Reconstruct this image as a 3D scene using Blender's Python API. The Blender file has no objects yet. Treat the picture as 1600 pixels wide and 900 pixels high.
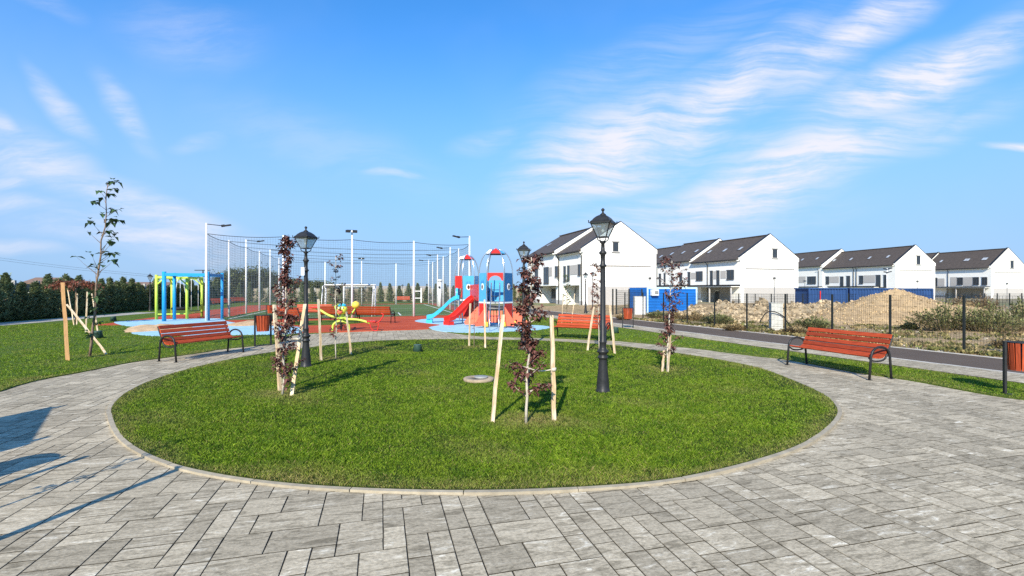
import bpy, math, random
import numpy as np
from mathutils import Vector, Matrix, Euler
from mathutils.geometry import tessellate_polygon
R = math.radians
random.seed(7); rng = np.random.default_rng(7)
scene = bpy.context.scene
COL = scene.collection

# ------------------------------------------------------------------ camera, light, exposure
H = 1.65; F = 755.0; HZ = 453.0
cd = bpy.data.cameras.new('camera'); cam = bpy.data.objects.new('camera', cd); COL.objects.link(cam)
cam.location = (0, 0, H); cam.rotation_euler = (R(90), 0, 0)
cd.sensor_width = 36; cd.lens = 36*F/1600; cd.shift_y = 3/1600; cd.clip_start = .05; cd.clip_end = 6000
scene.camera = cam
SUN_AZ = 12.0; SUN_EL = 33.0          # shadows run 12 deg right of +Y
sd = bpy.data.lights.new('sun', 'SUN'); sun = bpy.data.objects.new('sun', sd); COL.objects.link(sun)
sd.energy = 5.0; sd.angle = R(.53); sd.color = (1, .90, .72)
sun.rotation_euler = (R(90-SUN_EL), 0, R(-SUN_AZ))
scene.view_settings.view_transform = 'Standard'; scene.view_settings.look = 'None'
scene.view_settings.exposure = 0.55; scene.view_settings.gamma = 1; scene.view_settings.use_curve_mapping = False
DENOISE = False
scene.cycles.max_bounces = 6; scene.cycles.transparent_max_bounces = 12
try: scene.cycles.use_denoising = DENOISE
except Exception: pass

class NT:
    def __init__(s, tree): s.t = tree; s.n = tree.nodes; s.l = tree.links
    def a(s, ty, **k):
        nd = s.n.new(ty)
        for q, v in k.items():
            if q == 'inp':
                for i, x in v.items():
                    if isinstance(x, bpy.types.NodeSocket): s.l.new(x, nd.inputs[i])
                    else: nd.inputs[i].default_value = x
            else: setattr(nd, q, v)
        return nd
    def m(s, op, a, b=0.0, c=None, clamp=False):
        i = {0: a, 1: b}
        if c is not None: i[2] = c
        return s.a('ShaderNodeMath', operation=op, use_clamp=clamp, inp=i).outputs[0]
    def mix(s, f, a, b, blend='MIX'):
        nd = s.n.new('ShaderNodeMix'); nd.data_type = 'RGBA'; nd.blend_type = blend
        for i, x in ((0, f), (6, a), (7, b)):
            if isinstance(x, bpy.types.NodeSocket): s.l.new(x, nd.inputs[i])
            else: nd.inputs[i].default_value = (x if i == 0 else (*x[:3], 1))
        return nd.outputs[2]
    def ss(s, x, lo, hi):
        nd = s.a('ShaderNodeMapRange', interpolation_type='SMOOTHSTEP', inp={0: x, 1: lo, 2: hi})
        return nd.outputs[0]
    def noise(s, vec, scale, detail=4, rough=.55, dist=0.0):
        return s.a('ShaderNodeTexNoise', inp={'Vector': vec, 'Scale': scale, 'Detail': detail, 'Roughness': rough, 'Distortion': dist}).outputs[0]

def world():
    w = bpy.data.worlds.new('World'); scene.world = w; w.use_nodes = True
    k = NT(w.node_tree); k.n.clear()
    sky = k.a('ShaderNodeTexSky', sky_type='NISHITA', sun_disc=False, sun_elevation=R(SUN_EL), sun_rotation=R(180+SUN_AZ))
    sky.air_density = 1.0; sky.dust_density = .6; sky.ozone_density = 2.2
    tc = k.a('ShaderNodeTexCoord')
    sep = k.a('ShaderNodeSeparateXYZ', inp={0: tc.outputs['Generated']})
    x, y, z = sep.outputs
    # direction tangent coordinates of the sky in front (world fixed): u right, v up
    yy = k.m('MAXIMUM', y, .05)
    u = k.m('DIVIDE', x, yy); v = k.m('DIVIDE', z, yy)
    uv = k.a('ShaderNodeCombineXYZ', inp={0: u, 1: v}).outputs[0]
    warp = k.a('ShaderNodeTexNoise', inp={'Vector': uv, 'Scale': 2.2, 'Detail': 3}).outputs[1]
    wv = k.a('ShaderNodeVectorMath', operation='MULTIPLY_ADD', inp={0: warp, 1: (.16, .16, 0), 2: uv}).outputs[0]
    front = k.ss(y, .08, .3)
    total = None
    # px, py centre; half length, half width in px; angle (deg, up to the right); strength; streak scale
    bands = [(950, 232, 190, 66, 24, .85), (1120, 165, 230, 60, 33, .7), (1330, 55, 230, 38, 33, .7),
             (1210, 275, 290, 52, 20, .9), (1440, 118, 220, 44, 22, .9), (960, 275, 110, 26, 15, .8), (1240, 130, 150, 40, 30, .45), (1180, 235, 120, 40, 12, .3), (1100, 320, 230, 44, 12, .7), (1390, 200, 160, 36, 18, .4),
             (1470, 205, 140, 26, 25, .3), (1590, 219, 60, 6, 2, .8), (1000, 110, 260, 50, 25, .18), (1330, 140, 80, 30, 15, .5),
             (200, 175, 75, 22, -50, .42), (92, 170, 75, 22, -45, .45), (235, 325, 190, 30, -20, .62),
             (60, 250, 130, 40, -25, .55), (20, 310, 90, 18, -10, .42), (25, 280, 60, 12, -10, .5), (290, 60, 110, 45, -12, .2), (10, 200, 50, 16, -35, .5),
             (320, 215, 40, 12, 15, .35), (620, 278, 45, 7, 0, .5), (240, 372, 190, 34, -8, .6), (520, 230, 200, 40, -20, .14),
             (760, 215, 60, 18, 15, .3), (1060, 350, 260, 36, 5, .35), (20, 385, 90, 14, -8, .4), (60, 10, 70, 16, -20, .25)]
    for i, (px, py, hl, hw, ang, st) in enumerate(bands):
        mp = k.a('ShaderNodeMapping', vector_type='TEXTURE', inp={'Vector': wv,
             'Location': ((px-800)/F+.08, (HZ-py)/F+.08, 0), 'Rotation': (0, 0, R(ang)), 'Scale': (hl/F, hw/F, 1)}).outputs[0]
        ln = k.a('ShaderNodeVectorMath', operation='LENGTH', inp={0: mp}).outputs['Value']
        f = k.ss(ln, 1.45, .05)
        f = k.m('MULTIPLY', f, st)
        total = f if total is None else k.m('MAXIMUM', total, f)
    def streak(ang, sc, detail, sx=.16):
        mp = k.a('ShaderNodeMapping', inp={'Vector': wv, 'Rotation': (0, 0, R(-ang)), 'Scale': (sx, 1, 1)}).outputs[0]
        return k.noise(mp, sc, detail, .66, .12)
    sr = streak(30, 40, 12, .085); sr2 = streak(10, 17, 7, .3)
    side = k.ss(u, -.15, .02)
    srl = streak(-35, 22, 8)
    s1 = k.m('ADD', k.m('MULTIPLY', sr, side), k.m('MULTIPLY', srl, k.m('SUBTRACT', 1.0, side)))
    s = k.m('ADD', k.m('MULTIPLY', s1, .6), k.m('MULTIPLY', sr2, .4))
    s = k.ss(s, .36, .64)
    s = k.m('ADD', k.m('MULTIPLY', s, .95), .20)
    cl = k.m('MULTIPLY', k.m('MULTIPLY', k.m('MULTIPLY', total, s), front), 1.25)
    haze = k.ss(k.noise(wv, 1.6, 4), .42, .75)
    cl = k.m('ADD', cl, k.m('MULTIPLY', haze, .07), clamp=True)
    cl = k.m('MULTIPLY', cl, k.ss(v, -.02, .06), clamp=True)
    tint = k.mix(1.0, sky.outputs[0], (.48, 1.27, 1.9), 'MULTIPLY')
    low = k.ss(z, .52, .02)
    tint = k.mix(k.m('MULTIPLY', low, .9), tint, (2.65, 3.85, 6.0))
    cc = k.mix(cl, tint, (6.0, 6.1, 6.9))
    bg = k.a('ShaderNodeBackground', inp={0: cc, 1: .10})
    out = k.a('ShaderNodeOutputWorld', inp={0: bg.outputs[0]})
world()

# ------------------------------------------------------------------ materials
MATS = {}
def mat(name, col, rough=.6, metal=0.0, var=.12, vscale=6.0, bump=0.0, bscale=60.0, island=0.0, col2=None, c2scale=3.0, c2lo=.45, c2hi=.6,
        spec=.25, trans=0.0, coord='Object', stretch=(1, 1, 1), coat=0.0, orand=0.0):
    if name in MATS: return MATS[name]
    m = bpy.data.materials.new(name); m.use_nodes = True; k = NT(m.node_tree)
    b = k.n['Principled BSDF']; out = k.n['Material Output']
    tc = k.a('ShaderNodeTexCoord').outputs[coord]
    if stretch != (1, 1, 1): tc = k.a('ShaderNodeMapping', inp={'Vector': tc, 'Scale': stretch}).outputs[0]
    c = None
    nz = k.noise(tc, vscale, 6, .6)
    f = k.a('ShaderNodeMapRange', inp={0: nz, 1: .3, 2: .7, 3: 1-var, 4: 1+var}).outputs[0]
    base = (*col, 1)
    if col2 is not None:
        base = k.mix(k.ss(k.noise(tc, c2scale, 5, .6), c2lo, c2hi), col, col2)
    fc = k.a('ShaderNodeCombineXYZ', inp={0: f, 1: f, 2: f}).outputs[0]
    c = k.mix(1.0, base, fc, 'MULTIPLY')
    if island > 0:
        ri = k.a('ShaderNodeNewGeometry').outputs['Random Per Island']
        g = k.a('ShaderNodeMapRange', inp={0: ri, 3: 1-island, 4: 1+island}).outputs[0]
        gc = k.a('ShaderNodeCombineXYZ', inp={0: g, 1: g, 2: g}).outputs[0]
        c = k.mix(1.0, c, gc, 'MULTIPLY')
    if orand > 0:
        g = k.a('ShaderNodeMapRange', inp={0: k.a('ShaderNodeObjectInfo').outputs['Random'], 3: 1-orand, 4: 1+orand}).outputs[0]
        c = k.mix(1.0, c, k.a('ShaderNodeCombineXYZ', inp={0: g, 1: g, 2: g}).outputs[0], 'MULTIPLY')
    k.l.new(c, b.inputs['Base Color'])
    b.inputs['Roughness'].default_value = rough; b.inputs['Metallic'].default_value = metal
    b.inputs['Specular IOR Level'].default_value = spec; b.inputs['Coat Weight'].default_value = coat
    if bump > 0:
        bn = k.noise(tc, bscale, 5, .6)
        bp = k.a('ShaderNodeBump', inp={'Strength': 1.0, 'Distance': bump, 'Height': bn})
        k.l.new(bp.outputs[0], b.inputs['Normal'])
    if trans > 0:
        tr = k.a('ShaderNodeBsdfTranslucent', inp={0: c})
        mx = k.a('ShaderNodeMixShader', inp={0: trans, 1: b.outputs[0], 2: tr.outputs[0]})
        k.l.new(mx.outputs[0], out.inputs[0])
    MATS[name] = m
    return m

def glass_mat():
    m = bpy.data.materials.new('lantern_glass'); m.use_nodes = True; k = NT(m.node_tree); k.n.clear()
    t = k.a('ShaderNodeBsdfTransparent', inp={0: (.86, .9, .92, 1)}); g = k.a('ShaderNodeBsdfGlossy', inp={0: (1, 1, 1, 1), 1: .03})
    d = k.a('ShaderNodeBsdfDiffuse', inp={0: (.7, .74, .76, 1)})
    fr = .07
    m1 = k.a('ShaderNodeMixShader', inp={0: .12, 1: t.outputs[0], 2: d.outputs[0]})
    m2 = k.a('ShaderNodeMixShader', inp={0: fr, 1: m1.outputs[0], 2: g.outputs[0]})
    k.a('ShaderNodeOutputMaterial', inp={0: m2.outputs[0]})
    return m
M_glass = glass_mat()
M_iron = mat('cast_iron', (.028, .029, .031), .42, .2, .25, 14, .001, 40)
M_wood = mat('bench_wood', (.34, .052, .016), .5, 0, .34, 5, .0012, 30, orand=.24, stretch=(1, 12, 12), coord='Object')
M_binwood = mat('bin_wood', (.36, .062, .022), .55, 0, .34, 5, .001, 30, orand=.28, stretch=(12, 12, 1))
M_stake2 = mat('orange_stake_wood', (.60, .34, .15), .8, 0, .22, 6, .002, 25, stretch=(10, 10, 1.2))
M_stake = mat('stake_wood', (.56, .41, .25), .8, 0, .30, 6, .002, 25, orand=.18, stretch=(10, 10, 1.2), col2=(.66, .56, .42), c2scale=2)
M_bark = mat('bark', (.20, .14, .10), .85, 0, .3, 20, .004, 50)
M_barkp = mat('bark_pale', (.46, .41, .34), .85, 0, .3, 20, .003, 50)
M_purple = mat('purple_leaf', (.145, .064, .052), .5, 0, .3, 8, island=.55, trans=.25)
M_purple2 = mat('red_leaf', (.22, .08, .05), .5, 0, .3, 8, island=.5, trans=.3)
M_green = mat('green_leaf', (.075, .12, .03), .5, 0, .3, 8, island=.5, trans=.3)
M_darkleaf = mat('dark_leaf', (.055, .10, .04), .5, 0, .3, 8, island=.5, trans=.2)
M_conifer = mat('conifer_leaf', (.20, .24, .12), .7, 0, .3, 3, island=.5, trans=.15)
M_bush = mat('bush_leaf', (.13, .15, .055), .7, 0, .35, .6, island=.5, trans=.2)
M_scrub = mat('scrub_leaf', (.20, .21, .085), .8, 0, .3, .8, island=.5, trans=.2)
M_dry = mat('dry_weed', (.36, .27, .14), .85, 0, .3, .8, island=.4, trans=.2)
M_white = mat('white_paint', (.8, .8, .8), .35, 0, .05)
M_steel = mat('steel', (.62, .64, .66), .25, .9, .05)
M_galv = mat('galvanised', (.76, .77, .78), .4, 0, .06)
M_dark = mat('dark_metal', (.03, .032, .036), .45, .3, .15)
M_kerb = mat('kerb_concrete', (.34, .295, .22), .9, 0, .2, 9, .002, 60, island=.12)
M_conc = mat('concrete', (.42, .41, .39), .9, 0, .15, 5, .002, 60)
M_blue = mat('blue_paint', (.02, .29, .60), .4, 0, .08)
M_lime = mat('lime_paint', (.48, .62, .09), .4, 0, .08)
M_red = mat('red_plastic', (.62, .03, .025), .35, 0, .08)
M_orange = mat('orange_panel', (.76, .16, .09), .45, 0, .08)
M_skyp = mat('blue_panel', (.08, .37, .68), .4, 0, .07)
M_navyp = mat('navy_and_shaded_blue', (.02, .12, .30), .4, 0, .07)
M_cyan = mat('cyan_plastic', (.05, .46, .72), .3, 0, .05)
M_yellow = mat('yellow_panel', (.80, .55, .08), .4, 0, .05)
M_black = mat('black_rubber', (.015, .015, .016), .7)
M_net = mat('net_cord', (.10, .12, .14), .8)
M_rope = mat('rope', (.05, .06, .065), .8)
M_plastic = mat('green_plastic', (.035, .075, .055), .5, 0, .15)
M_tile = mat('roof_tile', (.078, .063, .053), .7, 0, .22, 3, .01, 9, island=.1)
M_wall = mat('render_white', (.84, .83, .79), .85, 0, .03, 1.2)
M_clad = mat('cladding_grey', (.44, .42, .40), .8, 0, .12, 4, stretch=(1, 1, 8))
M_pane = mat('window_glass', (.03, .035, .04), .06, 0, .4, 1.5, spec=.8)
M_frame = mat('window_frame', (.07, .07, .075), .5)
M_cont = mat('cabin_blue', (.01, .14, .50), .45, 0, .12, 2)
M_cont2 = mat('container_blue', (.025, .065, .18), .5, 0, .2, 1.2)
M_contw = mat('cabin_trim', (.45, .62, .74), .5)

def tile_mat():
    pass

# ------------------------------------------------------------------ geometry helpers
def G(px, py, z=0.0):
    Y = F*(H-z)/(py-HZ); return Vector(((px-800)/F*Y, Y, z))
def A(px, Y, z=0.0): return Vector(((px-800)/F*Y, Y, z))
def ZP(py, Y): return H+(HZ-py)/F*Y

class MB:
    def __init__(s): s.v = []; s.f = []; s.sm = []
    def add(s, vs, fs, smooth=False):
        o = len(s.v); s.v += [tuple(x) for x in vs]
        for f in fs: s.f.append(tuple(i+o for i in f)); s.sm.append(smooth)
        return s
    def box(s, c, d, rz=0.0, mtx=None):
        x, y, z = d[0]/2, d[1]/2, d[2]/2
        P = [Vector((a*x, b*y, e*z)) for e in (-1, 1) for b in (-1, 1) for a in (-1, 1)]
        mt = mtx if mtx is not None else Matrix.Rotation(rz, 3, 'Z')
        P = [mt @ p + Vector(c) for p in P]
        return s.add(P, [(0, 2, 3, 1), (4, 5, 7, 6), (0, 1, 5, 4), (2, 6, 7, 3), (0, 4, 6, 2), (1, 3, 7, 5)])
    def beam(s, p, q, w, h, up=(0, 0, 1)):
        p = Vector(p); q = Vector(q); d = (q-p); L = d.length; d = d/L
        upv = Vector(up)
        if abs(d.dot(upv)) > .99: upv = Vector((0, 1, 0))
        x = d.cross(upv).normalized(); z = x.cross(d).normalized()
        m = Matrix((x, d, z)).transposed()
        return s.box((p+q)/2, (w, L, h), mtx=m)
    def tube(s, pts, r, seg=8, cap=True, smooth=True):
        pts = [Vector(p) for p in pts]; n = len(pts)
        rs = r if isinstance(r, (list, tuple)) else [r]*n
        V = []; prev = None
        for i, p in enumerate(pts):
            t = (pts[min(i+1, n-1)]-pts[max(i-1, 0)]).normalized()
            if prev is None:
                a = Vector((0, 0, 1)) if abs(t.z) < .9 else Vector((1, 0, 0))
                prev = t.cross(a).normalized()
            else:
                prev = (prev - t*prev.dot(t)).normalized()
            b = t.cross(prev)
            for j in range(seg):
                an = 2*math.pi*j/seg
                V.append(p+(prev*math.cos(an)+b*math.sin(an))*rs[i])
        Fc = []
        for i in range(n-1):
            for j in range(seg):
                Fc.append((i*seg+j, i*seg+(j+1) % seg, (i+1)*seg+(j+1) % seg, (i+1)*seg+j))
        s.add(V, Fc, smooth)
        if cap:
            o = len(s.v)-len(V)
            s.f.append(tuple(o+j for j in reversed(range(seg)))); s.sm.append(False)
            s.f.append(tuple(o+(n-1)*seg+j for j in range(seg))); s.sm.append(False)
        return s
    def lathe(s, prof, seg=20, c=(0, 0, 0), rot=0.0, smooth=True, sx=1.0, sy=1.0):
        V = []; n = len(prof)
        for r, z in prof:
            for j in range(seg):
                an = rot+2*math.pi*j/seg
                V.append((c[0]+r*math.cos(an)*sx, c[1]+r*math.sin(an)*sy, c[2]+z))
        Fc = []
        for i in range(n-1):
            for j in range(seg):
                Fc.append((i*seg+j, i*seg+(j+1) % seg, (i+1)*seg+(j+1) % seg, (i+1)*seg+j))
        s.add(V, Fc, smooth)
        o = len(s.v)-len(V)
        if prof[0][0] > 1e-4: s.f.append(tuple(o+j for j in reversed(range(seg)))); s.sm.append(False)
        if prof[-1][0] > 1e-4: s.f.append(tuple(o+(n-1)*seg+j for j in range(seg))); s.sm.append(False)
        return s
    def slab(s, poly, p0, ax, ay, az, t0, t1):
        """extrude 2D poly (in plane ax, ay at p0) along az from t0 to t1"""
        p0 = Vector(p0); ax = Vector(ax); ay = Vector(ay); az = Vector(az); n = len(poly)
        V = [p0+ax*a+ay*b+az*t for t in (t0, t1) for a, b in poly]
        Fc = [tuple(reversed(range(n))), tuple(range(n, 2*n))]+[(i, (i+1) % n, n+(i+1) % n, n+i) for i in range(n)]
        return s.add(V, Fc)
    def build(s, name, material, parent=None, loc=None):
        me = bpy.data.meshes.new(name); me.from_pydata(s.v, [], s.f); me.update()
        me.polygons.foreach_set('use_smooth', s.sm)
        me.materials.append(material)
        o = bpy.data.objects.new(name, me); COL.objects.link(o)
        if parent is not None: o.parent = parent
        if loc is not None: o.location = loc
        return o

def tag(o, label=None, cat=None, group=None, kind=None):
    if label: o['label'] = label
    if cat: o['category'] = cat
    if group: o['group'] = group
    if kind: o['kind'] = kind
    return o
def thing(name, label, cat, loc=(0, 0, 0), rz=0.0, group=None):
    o = bpy.data.objects.new(name, None); COL.objects.link(o)
    o.location = loc; o.rotation_euler = (0, 0, rz); o.empty_display_size = .2
    return tag(o, label, cat, group)
CH = {}
def reg(root):
    """remember children tree for copying"""
    return root
def copy_tree(o, parent=None):
    c = o.copy(); COL.objects.link(c)
    if parent is not None: c.parent = parent
    for ch in [x for x in COL.objects if x.parent == o]:
        copy_tree(ch, c)
    return c
def place(root, loc, rz, label, first, scale=1.0, group=None):
    o = root if first else copy_tree(root)
    o.location = loc; o.rotation_euler = (0, 0, rz); o.scale = (scale,)*3
    o['label'] = label
    if group: o['group'] = group
    return o
def arc(c, r, a0, a1, n, ax=(1, 0, 0), ay=(0, 0, 1)):
    ax = Vector(ax); ay = Vector(ay); c = Vector(c)
    return [c+ax*r*math.cos(R(a0+(a1-a0)*i/n))+ay*r*math.sin(R(a0+(a1-a0)*i/n)) for i in range(n+1)]
def smooth(pts, n=6, closed=False):
    pts = [Vector(p) for p in pts]; out = []; N = len(pts)
    rngi = range(N if closed else N-1)
    for i in rngi:
        g = (lambda k: pts[k % N]) if closed else (lambda k: pts[max(0, min(N-1, k))])
        p0, p1, p2, p3 = g(i-1), g(i), g(i+1), g(i+2)
        for j in range(n):
            t = j/n
            out.append(.5*((2*p1)+(p2-p0)*t+(2*p0-5*p1+4*p2-p3)*t*t+(3*p1-p0-3*p2+p3)*t**3))
    if not closed: out.append(pts[-1])
    return out
def inside(P, poly):
    """numpy point in polygon"""
    x, y = P[:, 0], P[:, 1]; res = np.zeros(len(P), bool); n = len(poly)
    for i in range(n):
        x0, y0 = poly[i][0], poly[i][1]; x1, y1 = poly[(i+1) % n][0], poly[(i+1) % n][1]
        c = (y0 > y) != (y1 > y)
        xi = (x1-x0)*(y-y0)/((y1-y0) if y1 != y0 else 1e-9)+x0
        res ^= c & (x < xi)
    return res
def sheet(name, loops, z, material, label=None, drop=0.05, kind='structure'):
    """flat sheet from an outer loop and optional holes, with a skirt down its edges"""
    L = [[Vector((p[0], p[1], 0)) for p in lp] for lp in loops]
    tris = tessellate_polygon(L)
    pts = [p for lp in L for p in lp]
    mb = MB(); V = [(p.x, p.y, z) for p in pts]; Fc = []
    for t in tris:
        a, b, c = (pts[i] for i in t)
        if (b-a).cross(c-a).z < 0: t = (t[0], t[2], t[1])
        Fc.append(tuple(t))
    mb.add(V, Fc)
    if drop:
        for lp in L:
            n = len(lp); V = [(p.x, p.y, z) for p in lp]+[(p.x, p.y, z-drop) for p in lp]
            mb.add(V, [(i, n+i, n+(i+1) % n, (i+1) % n) for i in range(n)])
    o = mb.build(name, material)
    return tag(o, label, None, None, kind)

# ------------------------------------------------------------------ outlines on the ground (metres, from measured points)
isl_px = [(174, 648), (187, 680), (216, 704), (270, 727), (350, 745), (450, 758), (550, 765), (650, 768.5), (750, 769.5), (850, 767), (950, 761.5),
          (1030, 754), (1100, 742), (1180, 722), (1240, 702), (1282, 679), (1305, 656), (1308, 640), (1290, 620), (1247, 599), (1190, 577.6), (1125, 563.5), (1060, 553), (1019, 547.5),
          (960, 540.5), (900, 536), (840, 533), (740, 531), (620, 532), (540, 537), (486, 543.5), (400, 555), (318, 572), (245, 593), (200, 614), (179, 632)]
ISL = smooth([G(*p) for p in isl_px], 4, True)
out_px_l = [(0, 612.5), (32, 602), (73, 592), (130, 581.6), (203, 567), (260, 559), (318, 551), (343, 546.5), (391, 541.5), (431, 537.5)]
out_px_t = [(447, 528), (470, 523), (530, 519.5), (595, 517), (669, 514.5), (700, 519.5), (747, 525.5), (815, 527.5), (880, 529.5), (937, 532), (963, 533), (1019, 538), (1100, 546.5),
            (1125, 550), (1190, 558), (1215, 560.5), (1262, 568), (1340, 583), (1389, 590), (1437, 597.6), (1502, 610), (1551, 618.7), (1600, 625.5)]
outer = [G(*p) for p in out_px_l+out_px_t]
PAVED = [Vector((-16, -8, 0)), Vector((-15, 2.5, 0)), Vector((-10.2, 6.2, 0))]+smooth(outer, 3)+[Vector((8.2, 6.2, 0)), Vector((9.2, 3, 0)), Vector((12, -8, 0))]
UD = Vector((-.3206, .9472, 0)); VD = Vector((.9472, .3206, 0))      # along the road, across it
def RV(s, off, z=0.0): return Vector((UD.x*s+VD.x*off, UD.y*s+VD.y*off, z))

# ------------------------------------------------------------------ ground
M_ground = mat('far_ground', (.25, .21, .13), .95, 0, .25, .05, col2=(.16, .17, .07), c2scale=.03)
gp = MB().add([(-2500, -300, -.06), (2500, -300, -.06), (2500, 3500, -.06), (-2500, 3500, -.06)], [(0, 1, 2, 3)])
tag(gp.build('ground', M_ground), kind='structure')

def lawn_mat():
    m = bpy.data.materials.new('lawn'); m.use_nodes = True; k = NT(m.node_tree); b = k.n['Principled BSDF']
    tc = k.a('ShaderNodeTexCoord').outputs['Object']
    c = k.mix(k.ss(k.noise(tc, 40, 6, .75), .35, .65), (.05, .095, .010), (.13, .18, .022))
    c = k.mix(k.m('MULTIPLY', k.ss(k.noise(tc, 1.1, 6, .65), .52, .72), .65), c, (.20, .17, .055))
    c = k.mix(k.m('MULTIPLY', k.ss(k.noise(tc, .35, 3, .5), .4, .65), .35), c, (.05, .11, .012))
    k.l.new(c, b.inputs['Base Color']); b.inputs['Roughness'].default_value = .9
    b.inputs['Specular IOR Level'].default_value = .15
    bp = k.a('ShaderNodeBump', inp={'Strength': 1.0, 'Distance': .03, 'Height': k.noise(tc, 60, 6, .8)})
    k.l.new(bp.outputs[0], b.inputs['Normal'])
    return m
M_lawn = lawn_mat()
LAWN_O = [Vector((-60, -8, 0)), Vector((-60, 90, 0)), Vector((20, 90, 0)), RV(75, 11.12), RV(-12, 11.12), Vector((20, -8, 0))]
# outer loop kept simple: left field, far edge, then the pavement line back to the camera side
LAWN_O = [Vector((-60, -9, 0)), Vector((-60, 90, 0)), RV(86, 11.14), RV(-14, 11.14), Vector((16, -9, 0))]
sheet('lawn', [LAWN_O, PAVED], .018, M_lawn)
M_soil = mat('lawn_soil', (.030, .045, .010), .95, 0, .4, 8, spec=.05)
sheet('island_lawn', [ISL], .022, M_soil)

# paving: individual slabs of mixed sizes
def paver_mat():
    m = bpy.data.materials.new('paver'); m.use_nodes = True; k = NT(m.node_tree); b = k.n['Principled BSDF']
    tc = k.a('ShaderNodeTexCoord').outputs['Object']
    ri = k.a('ShaderNodeNewGeometry').outputs['Random Per Island']
    off = k.a('ShaderNodeCombineXYZ', inp={0: k.m('MULTIPLY', ri, 37.0), 1: k.m('MULTIPLY', ri, 91.0), 2: 0.0}).outputs[0]
    pos = k.a('ShaderNodeVectorMath', operation='ADD', inp={0: tc, 1: off}).outputs[0]
    st = k.a('ShaderNodeMapping', inp={'Vector': pos, 'Scale': (2.6, 11, 1), 'Rotation': (0, 0, .16)}).outputs[0]
    n1 = k.noise(st, 1.6, 7, .68, .9)
    n2 = k.noise(pos, 38, 5, .7)
    n3 = k.noise(tc, .5, 3)
    c = k.mix(k.ss(n1, .36, .52), (.235, .202, .146), (.40, .346, .256))
    c = k.mix(k.m('MULTIPLY', k.ss(n1, .54, .68), k.a('ShaderNodeMapRange', inp={0: ri, 1: .2, 2: 1.0, 3: .1, 4: 1.0}).outputs[0]), c, (.70, .65, .54))
    g = k.m('ADD', k.m('MULTIPLY', k.noise(st, 9, 8, .8), 1.5), k.m('ADD', k.m('MULTIPLY', n2, 1.3), -.42))
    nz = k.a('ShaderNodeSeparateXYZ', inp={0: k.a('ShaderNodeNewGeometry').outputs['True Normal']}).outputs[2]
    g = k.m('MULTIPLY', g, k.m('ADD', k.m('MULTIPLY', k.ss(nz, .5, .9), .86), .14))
    g = k.m('MULTIPLY', g, k.a('ShaderNodeMapRange', inp={0: k.m('FRACT', k.m('MULTIPLY', ri, 13.7)), 3: .80, 4: 1.15}).outputs[0])
    g = k.m('MULTIPLY', g, k.m('ADD', k.m('MULTIPLY', n3, .3), .85))
    c = k.mix(1.0, c, k.a('ShaderNodeCombineXYZ', inp={0: g, 1: g, 2: g}).outputs[0], 'MULTIPLY')
    k.l.new(c, b.inputs['Base Color']); b.inputs['Roughness'].default_value = .85
    b.inputs['Specular IOR Level'].default_value = .08
    bp = k.a('ShaderNodeBump', inp={'Strength': .8, 'Distance': .004, 'Height': k.m('ADD', n2, k.m('MULTIPLY', n1, .8))})
    k.l.new(bp.outputs[0], b.inputs['Normal'])
    return m
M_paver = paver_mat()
M_joint = mat('joint_sand', (.035, .032, .028), .95, 0, .2, 20)
def pavers(name, ang, x0, x1, y0, y1, keep, seed, c=.146, sizes=None):
    rd = random.Random(seed)
    nx = int((x1-x0)/c); ny = int((y1-y0)/c)
    g = np.zeros((nx, ny), bool); ca, sa = math.cos(ang), math.sin(ang)
    sizes = sizes or [((2, 2), 5), ((2, 3), 2.4), ((3, 2), 2.4), ((1, 2), 3), ((2, 1), 3), ((1, 1), .9), ((1, 3), 1.2)]
    mb = MB(); V = []; Fc = []
    for j in range(ny):
        for i in range(nx):
            if g[i, j]: continue
            opts = []
            for (w, l), p in sizes:
                if i+w <= nx and j+l <= ny and not g[i:i+w, j:j+l].any(): opts.append(((w, l), p))
            if not opts: opts = [((1, 1), 1)]
            (w, l) = rd.choices([o[0] for o in opts], [o[1] for o in opts])[0]
            g[i:i+w, j:j+l] = True
            a0, a1, b0, b1 = x0+i*c, x0+(i+w)*c, y0+j*c, y0+(j+l)*c
            mx, my = (a0+a1)/2, (b0+b1)/2
            if not keep(mx*ca-my*sa, mx*sa+my*ca): continue
            e = .0034; ch = .003; hz = rd.uniform(-.0008, .0008)
            a0 += e; a1 -= e; b0 += e*.7; b1 -= e*.7
            o = len(V)
            tl = [rd.uniform(-.0009, .0009) for _ in range(4)]
            V += [(a0, b0, -.03), (a1, b0, -.03), (a1, b1, -.03), (a0, b1, -.03),
                  (a0, b0, -.001), (a1, b0, -.001), (a1, b1, -ch), (a0, b1, -ch),
                  (a0+ch, b0+.0003, hz+tl[0]), (a1-ch, b0+.0003, hz+tl[1]), (a1-ch, b1-ch, hz+tl[2]), (a0+ch, b1-ch, hz+tl[3])]
            for q in range(4):
                r = (q+1) % 4
                Fc += [(o+q, o+r, o+4+r, o+4+q), (o+4+q, o+4+r, o+8+r, o+8+q)]
            Fc.append((o+8, o+9, o+10, o+11))
    mb.add(V, Fc)
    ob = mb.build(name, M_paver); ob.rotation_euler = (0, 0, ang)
    return tag(ob, kind='structure')
cen = Vector((-.5, 10.2, 0))
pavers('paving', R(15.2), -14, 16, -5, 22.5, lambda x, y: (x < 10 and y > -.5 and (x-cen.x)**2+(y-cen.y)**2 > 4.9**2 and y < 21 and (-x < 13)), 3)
sheet('paving_bed', [[Vector((-16, -8.5, 0)), Vector((13, -8.5, 0)), Vector((13, 22, 0)), Vector((-16, 22, 0))]], -.008, M_joint, drop=0)

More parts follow.
